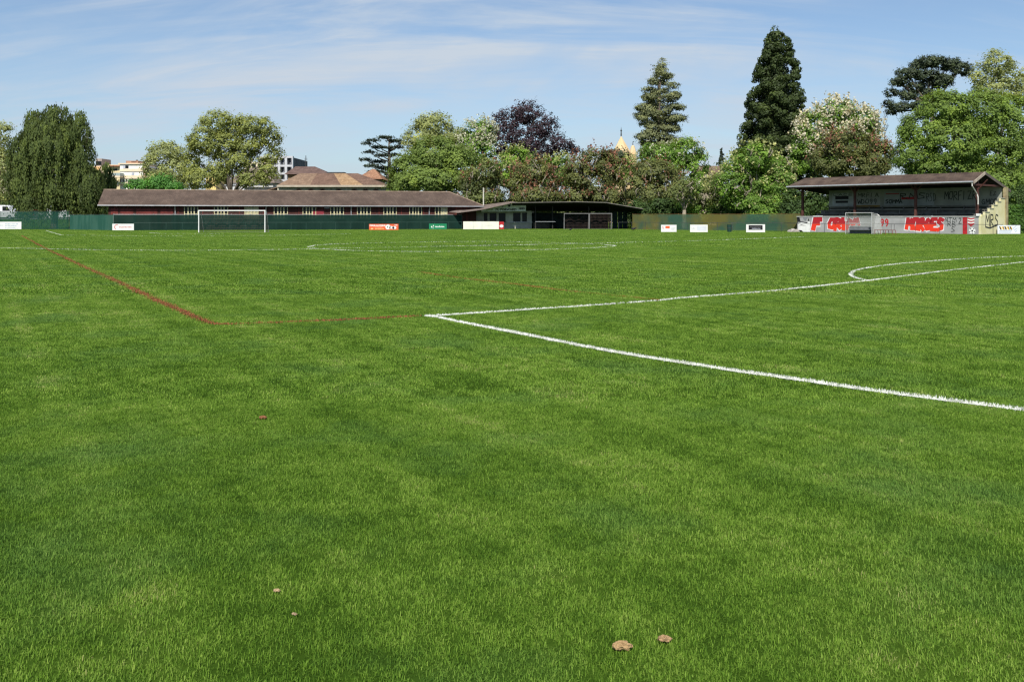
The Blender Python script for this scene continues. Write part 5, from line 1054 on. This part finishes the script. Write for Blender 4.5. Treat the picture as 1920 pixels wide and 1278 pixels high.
# conifers
def spruce(label, px, pyt, pyb, hw, Y, lm, name, size, rag=.25, nwh=1.0, droop=.25, prof=lambda q: q**.8, base_py=None, cov=1.0, lean=0):
    x, y = XY(px, Y); root = thing(name, (x,y,0), label, 'tree'); zt, zb = zp(pyt,Y), zp(pyb,Y); R_ = hw/FPX*Y; Q, T = [], []; br = MB()
    MB().tube([(x,y,-.05),(x,y,zb),(x+lean,y,zt)], [R_*.11+.12, R_*.09+.08, .04], 8).build('trunk', M['bark'], root, True)
    z = zb
    while z < zt-.2:
        q = (zt-z)/(zt-zb); L0 = R_*prof(q); nb = int(6+6*q*nwh)
        for k in range(nb):
            a = rng.uniform(0, 6.283); L_ = max(.25, L0*rng.uniform(1-rag*2, 1+rag)); zz = z+rng.uniform(-.7,.7); n = max(5, int(cov*L_*L_*3.2/(size*size*7)+L_*6)); s = rng.uniform(.12,1,n)**.75
            cx = x+lean*(1-q); side = rng.normal(0,.17,n)*L_*(1-s*.55)*1.1; p = np.stack([cx+np.cos(a)*L_*s-np.sin(a)*side, y+np.sin(a)*L_*s+np.cos(a)*side, zz-droop*L_*s**1.6+.10*L_*s**3+rng.normal(0,.10,n)-np.abs(side)*.3], 1)
            nr = unit(n)*1.0; nr[:,2] += .6; nr[:,1] -= .3; nr /= np.linalg.norm(nr, axis=1)[:,None]; Q.append(quads(p, nr, size, 1.9)); T.append(np.clip(.5+rng.normal(0,.16)+rng.normal(0,.13,n),0,1))
            if L_ > 1.2: br.tube([(cx,y,zz),(cx+math.cos(a)*L_*.9,y+math.sin(a)*L_*.9,zz-droop*L_*.8)], [.05,.015], 4)
        z += rng.uniform(.35,.6)*(1.15 if q > .5 else .9)
    br.build('limbs', M['bark'], root); add_leaf_mesh('crown', np.concatenate(Q), np.concatenate(T), LM[lm], root)
SPB = [(1243,122,6,12),(1240,138,11,10),(1236,196,20,62),(1236,262,26,32)]
for k in range(64):
    q = rng.uniform(0,1)**.85; wdt = np.interp(q, [0,.12,.3,.5,1], [9,22,34,42,44]); side = rng.choice([-1,1]); ex = rng.uniform(.25,.8); SPB.append((1241-6*q+side*wdt*ex, 128+160*q+rng.uniform(-4,4), wdt*rng.uniform(.22,.42), rng.uniform(4,7), rng.uniform(-3,3)))
tree('tall ragged spruce with drooping grey-green branches in the middle right', 1232, 170, SPB, 'spruce', 'spruce_tree', cov=2.2, cr=.6, flat=.5, tr=.4, size=.2, shell=.4, jitter=1.3, fork=tuple(Wp(1236,150,170)), limbs=False)
spruce('small dark pointed conifer left of the lush chestnut', 1352, 279, 345, 17, 195, 'cedar', 'small_conifer', .30, .2, 1, .2, lambda q: q**.9)

def sequoia():
    Y = 165; px = 1453; x, y = XY(px, Y); root = thing('sequoia_tree', (x,y,0), 'giant dark green conical sequoia, the tallest tree', 'tree'); zt, zb = zp(58,Y), zp(348,Y)
    MB().tube([(x,y,-.1),(x,y,zb*.5),(x,y,zb+8),(x+.4,y,zt-1)], [1.3,.95,.7,.06], 10).build('trunk', mat('sequoia_bark', (.14,.06,.035), .9, .3, 2, .4, stretch=(1,1,.3)), root, True)
    B = []
    prof = [(0,12),(.06,23),(.15,34),(.30,46),(.5,57),(.62,64),(.8,74),(1,86)]
    for i in range(330):
        q = rng.uniform(0,1)**.8; R_ = np.interp(q, [p[0] for p in prof], [p[1] for p in prof])/FPX*Y; a = rng.uniform(0,6.283); r = rng.uniform(.8,1.45)*(.55+.55*q)
        f = max(0, R_-r*.55)*rng.uniform(.82,1.03); c = np.array([x+.4*(1-q)+math.cos(a)*f, y+math.sin(a)*f, zt+(zb-zt)*q-r*.3]); B.append((c, np.array([r*1.1, r*1.05, r*.85])))
    for i in range(26):                                   # fill round the stem
        q = (i+.5)/26; R_ = np.interp(q, [p[0] for p in prof], [p[1] for p in prof])/FPX*Y*.62; B.append((np.array([x,y,zt+(zb-zt)*q]), np.array([R_,R_,1.6])))
    Q, T, CC, DD = [], [], [], []
    for c, r in B:
        if c[1] > y+2 and rng.uniform() < .4: continue
        n = int(320*(r[0]/1.4)**2); d = unit(n); p = c+d*r*rng.uniform(.72,1.03,n)[:,None]; nr = d*.9+unit(n)*.55; nr /= np.linalg.norm(nr,axis=1)[:,None]
        Q.append(quads(p, nr, .27, 1.5)); T.append(np.clip(.45+rng.normal(0,.13)+.1*d[:,2]+rng.normal(0,.12,n),0,1))
    add_leaf_mesh('crown', np.concatenate(Q), np.concatenate(T), LM['sequoia'], root)
sequoia()

def plated(label, name, px, Y, fork_py, plates, lm, size, tr, thick=.5, n_k=1.0, top=None):
    """cedar and pine: flat plates of needles carried on bent limbs"""
    x, y = XY(px, Y); root = thing(name, (x,y,0), label, 'tree'); tk = MB(); zf = zp(fork_py, Y); zt = zp(top, Y)
    tk.tube([(x,y,-.05),(x+.05,y,zf*.6),(x-.05,y,zf),(x-.15,y,(zf+zt)/2),(x-.2,y,zt)], [tr*1.3,tr,tr*.85,tr*.5,tr*.12], 9); tko = tk.build('trunk', M['bark'], root, True); lb = MB(); Q, T = [], []
    for (ax, ay, rx, ry) in plates:
        dy = rng.uniform(-2.5,2.5); c = Wp(ax, ay, Y+dy); r = np.array([rx/FPX*Y, rx/FPX*Y*.8, max(.22, ry/FPX*Y)]); zs = min(zt-.3, max(zf*.7, c[2]-abs(c[0]-x)*.42-.3)); s = np.array([x-.05, y, zs]); m_ = s*.5+c*.5+np.array([0,0,-.25*abs(c[0]-x)*.3]); lb.tube([s, m_, c-(0,0,.1)], [tr*.28, tr*.2, .05], 6)
        n = int(n_k*r[0]*r[1]*3.14*3.0/(size*size*.75)); a = rng.uniform(0,6.283,n); q = np.sqrt(rng.uniform(0,1,n)); edge = 1+.22*np.sin(a*5+ax)+.15*np.sin(a*9+ay)
        p = c+np.stack([np.cos(a)*q*edge*r[0], np.sin(a)*q*edge*r[1], rng.normal(0,1,n)*r[2]*.5+(1-q)*r[2]*.5-q*q*.25*r[2]], 1)
        cl = rng.integers(0, max(3,int(r[0]*r[1]*1.2)), n); p += rng.normal(0,.12,(n,3)); tone = np.clip(.5+rng.normal(0,.15,cl.max()+1)[cl]+rng.normal(0,.13,n),0,1)
        nr = unit(n)*.7; nr[:,2] += .8; nr /= np.linalg.norm(nr,axis=1)[:,None]; Q.append(quads(p, nr, size, 1.6)); T.append(tone)
    lb.build('limbs', M['bark'], tko, True); add_leaf_mesh('crown', np.concatenate(Q), np.concatenate(T), LM[lm], root)
plated('dark flat-topped cedar with layered branches right of the hall', 'cedar_tree', 731, 182, 330, [(722,257.5,15,1.8),(699,263,13,1.5),(741,264,16,2),(688,269,10,1.4),(752,269,9,2),(712,276,16,1.6),(744,276,13,2),(693,285,12,1.6),(716,291,13,1.6),(740,290,12,2),(686,299,12,1.6),(708,303,15,1.8),(746,302,9,2),(697,311,15,1.8),(722,315,15,2),(705,322,17,2.2),(737,325,17,3),(715,334,20,3),(740,341,20,4)], 'cedar', .22, .55, top=258, n_k=.8)
tree('dark umbrella-like pine left behind the maple', 1745, 158, [(1745,116,29,9),(1722,122,17,9),(1775,120,27,10),(1702,138,22,10),(1738,142,24,10),(1683,152,17,9),(1717,162,20,9),(1762,152,27,13),(1672,174,12,8),(1702,178,17,9),(1737,176,20,10),(1666,196,11,8),(1690,200,16,8),(1722,198,17,9),(1671,210,10,7),(1800,130,20,13),(1770,184,22,12)], 'pine', 'pine_tree', cov=2.6, cr=.55, tr=.4, fork=tuple(Wp(1748,205,158)), size=.22)

def bare_tree():
    Y = 165; x, y = XY(1660, Y); root = thing('bare_tree', (x,y,0), 'thin leafless tree standing left of the pine', 'tree'); b = MB(); tip = zp(203, Y)
    b.tube([(x,y,0),(x,y,tip*.6),(x-.2,y,tip)], [.18,.1,.02], 6)
    for i in range(26):
        q = rng.uniform(.5,.95); z = tip*q; a = rng.choice([-1,1]); L_ = rng.uniform(.8,2.0)*(1.3-q); b.tube([(x,y,z),(x+a*L_*.5,y+rng.normal(0,.4),z+L_*.9),(x+a*L_*.7,y+rng.normal(0,.5),z+L_*1.9)], [.045,.03,.012], 4)
    b.build('branches', mat('grey_twig', (.20,.18,.17), .9, .2, 2), root)
bare_tree()

# --- clipped hedge right of the stand and hedge behind the car park
def hedge(label, A, B, h, d, lm, size, name='hedge', z0=0):
    F = Frame(A, B); root = thing(name, F.P(F.len/2,d/2,z0), label, 'hedge'); n = int((F.len*h*2+F.len*d+2*d*h)*3.0/(size*size*.75)); w = rng.uniform(0,1,n); s = rng.uniform(0,F.len,n); t = rng.uniform(0,d,n); z = rng.uniform(0,h,n); f = F.len*h; tot = 2*f+F.len*d+2*d*h
    top = w < F.len*d/tot; fr = (w >= F.len*d/tot) & (w < (F.len*d+1.6*f)/tot); en = (w >= (F.len*d+1.6*f)/tot)
    z = np.where(top, h, z); t = np.where(fr, 0, t); s = np.where(en, np.where(rng.uniform(0,1,n) < .5, 0, F.len), s)
    wob = .10*np.sin(s*1.7)+.08*np.sin(z*3+s); p = np.array([F.P(a,b+ww,c) for a, b, c, ww in zip(s,t,z,wob)]); p[:,2] += z0; p += rng.normal(0,.09,p.shape)
    nr = np.where(top[:,None], np.array([0,0,1.0]), np.where(fr[:,None], np.array([*(-F.v),0.25]), np.array([*F.u*1.0,.2]))) + unit(n)*.75; nr /= np.linalg.norm(nr,axis=1)[:,None]
    MB().fbox(F, .2, F.len-.2, .25, d-.2, z0, z0+h-.25).build('stems', M['bark'], root); add_leaf_mesh('crown', quads(p, nr, size, 1.5), np.clip(.5+.12*np.sin(s*2.3)+rng.normal(0,.16,n),0,1), LM[lm], root)
hedge('clipped green hedge right of the grandstand end wall', XY(1882,95.5), XY(1990,94), 2.75, 2.2, 'hedge', .17)
hedge('dark hedge behind the parked vehicles at the left', XY(-90,186), XY(232,188), 4.6, 3, 'dark', .36, z0=1.2)
# far wood that closes the view behind everything
def far_wood():
    B = []
    for px in range(-260, 2200, 26):
        Y = 300+rng.uniform(-12,12); top = 372+rng.uniform(-8,8); c = Wp(px, (top+408)/2, Y); B.append((c, np.array([26/FPX*Y, 4, (408-top)/2/FPX*Y])))
    Q, T, _, _ = foliage(B, .8, 2.6, 2.0, back=.8); me = nmesh('far_wood', Q, 4, LM['dark'], T); o = bpy.data.objects.new('far_wood', me); C.objects.link(o); props(o, 'dark band of distant wood behind the park trees', 'wood', kind='stuff'); TRI[0] += 2*len(Q)
far_wood()
print('LEAF TRIS', TRI[0])

# --- small things lying on the grass
def clod(label, px, py, r, col, name='earth_clod', sq=.6, cat='clod'):
    p = G(px, py); m = MB(); nu, nv = 26, 12; seed = rng.uniform(0,9)
    for j in range(nv+1):
        for i in range(nu):
            el = -1.2+2.75*j/nv; a = 2*math.pi*i/nu; rr = r*(1+.22*math.sin(2*a+seed)+.14*math.sin(5*a+3*el+seed)+rng.normal(0,.06)); m.v.append((p[0]+rr*math.cos(a)*math.cos(el)*1.2, p[1]+rr*math.sin(a)*math.cos(el)*.85, r*.40+rr*sq*math.sin(el)+.012))
    for j in range(nv):
        for i in range(nu): m.f.append((j*nu+i, j*nu+(i+1)%nu, (j+1)*nu+(i+1)%nu, (j+1)*nu+i))
    m.f.append(tuple(range(nu))[::-1]); m.f.append(tuple(nv*nu+i for i in range(nu)))
    o = m.build(name, mat('clod_earth', col, .95, .3, 70, .7, col2=tuple(x*.72 for x in col))); props(o, label, cat, 'clods of earth on the grass')
clod('larger light brown lump of earth lying on the grass in the foreground', 1166, 1221, .027, (.47,.31,.15))
clod('smaller crumbly brown lump of earth right of the larger one', 1246, 1206, .020, (.42,.27,.14))
clod('tiny reddish-brown lump far left of the others on the grass', 493, 787, .022, (.30,.13,.06))
clod('tiny pale lump on the grass, left foreground', 519, 1113, .011, (.5,.36,.2))
clod('tiniest pale lump on the grass below the other left one', 552, 1157, .009, (.5,.36,.22))
def bird(label, px, py, s):
    p = G(px, py); o = MB(); pr = [(-.16,.02),(-.10,.10),(0,.16),(.08,.17),(.13,.20),(.17,.19),(.20,.165),(.15,.13),(.08,.06),(-.04,.04)]
    root = thing('bird', p, label, 'bird', 'birds on the pitch'); m = mat('black_feather', (.012,.012,.014), .5, .2, 9)
    xs = np.linspace(-.2,.2,9); rad = [.012,.03,.055,.07,.075,.068,.045,.05,.01]; zz = [.10,.12,.14,.15,.155,.165,.20,.215,.20]
    MB().tube([(p[0]+a*s, p[1], p[2]+b*s) for a, b in zip(xs, zz)], [r*s for r in rad], 8).build('body', m, root, True)
    for d in (-.025,.03): MB().tube([(p[0]+d*s,p[1],p[2]+.1*s),(p[0]+d*s,p[1],p[2])], .008*s, 4).build('leg', m, root)
bird('small black bird on the grass in front of the clubhouse canopy', 1070, 432.6, 1.1)
bird('larger black bird on the grass at the left end of the mottled fence', 1188, 433, 1.7)
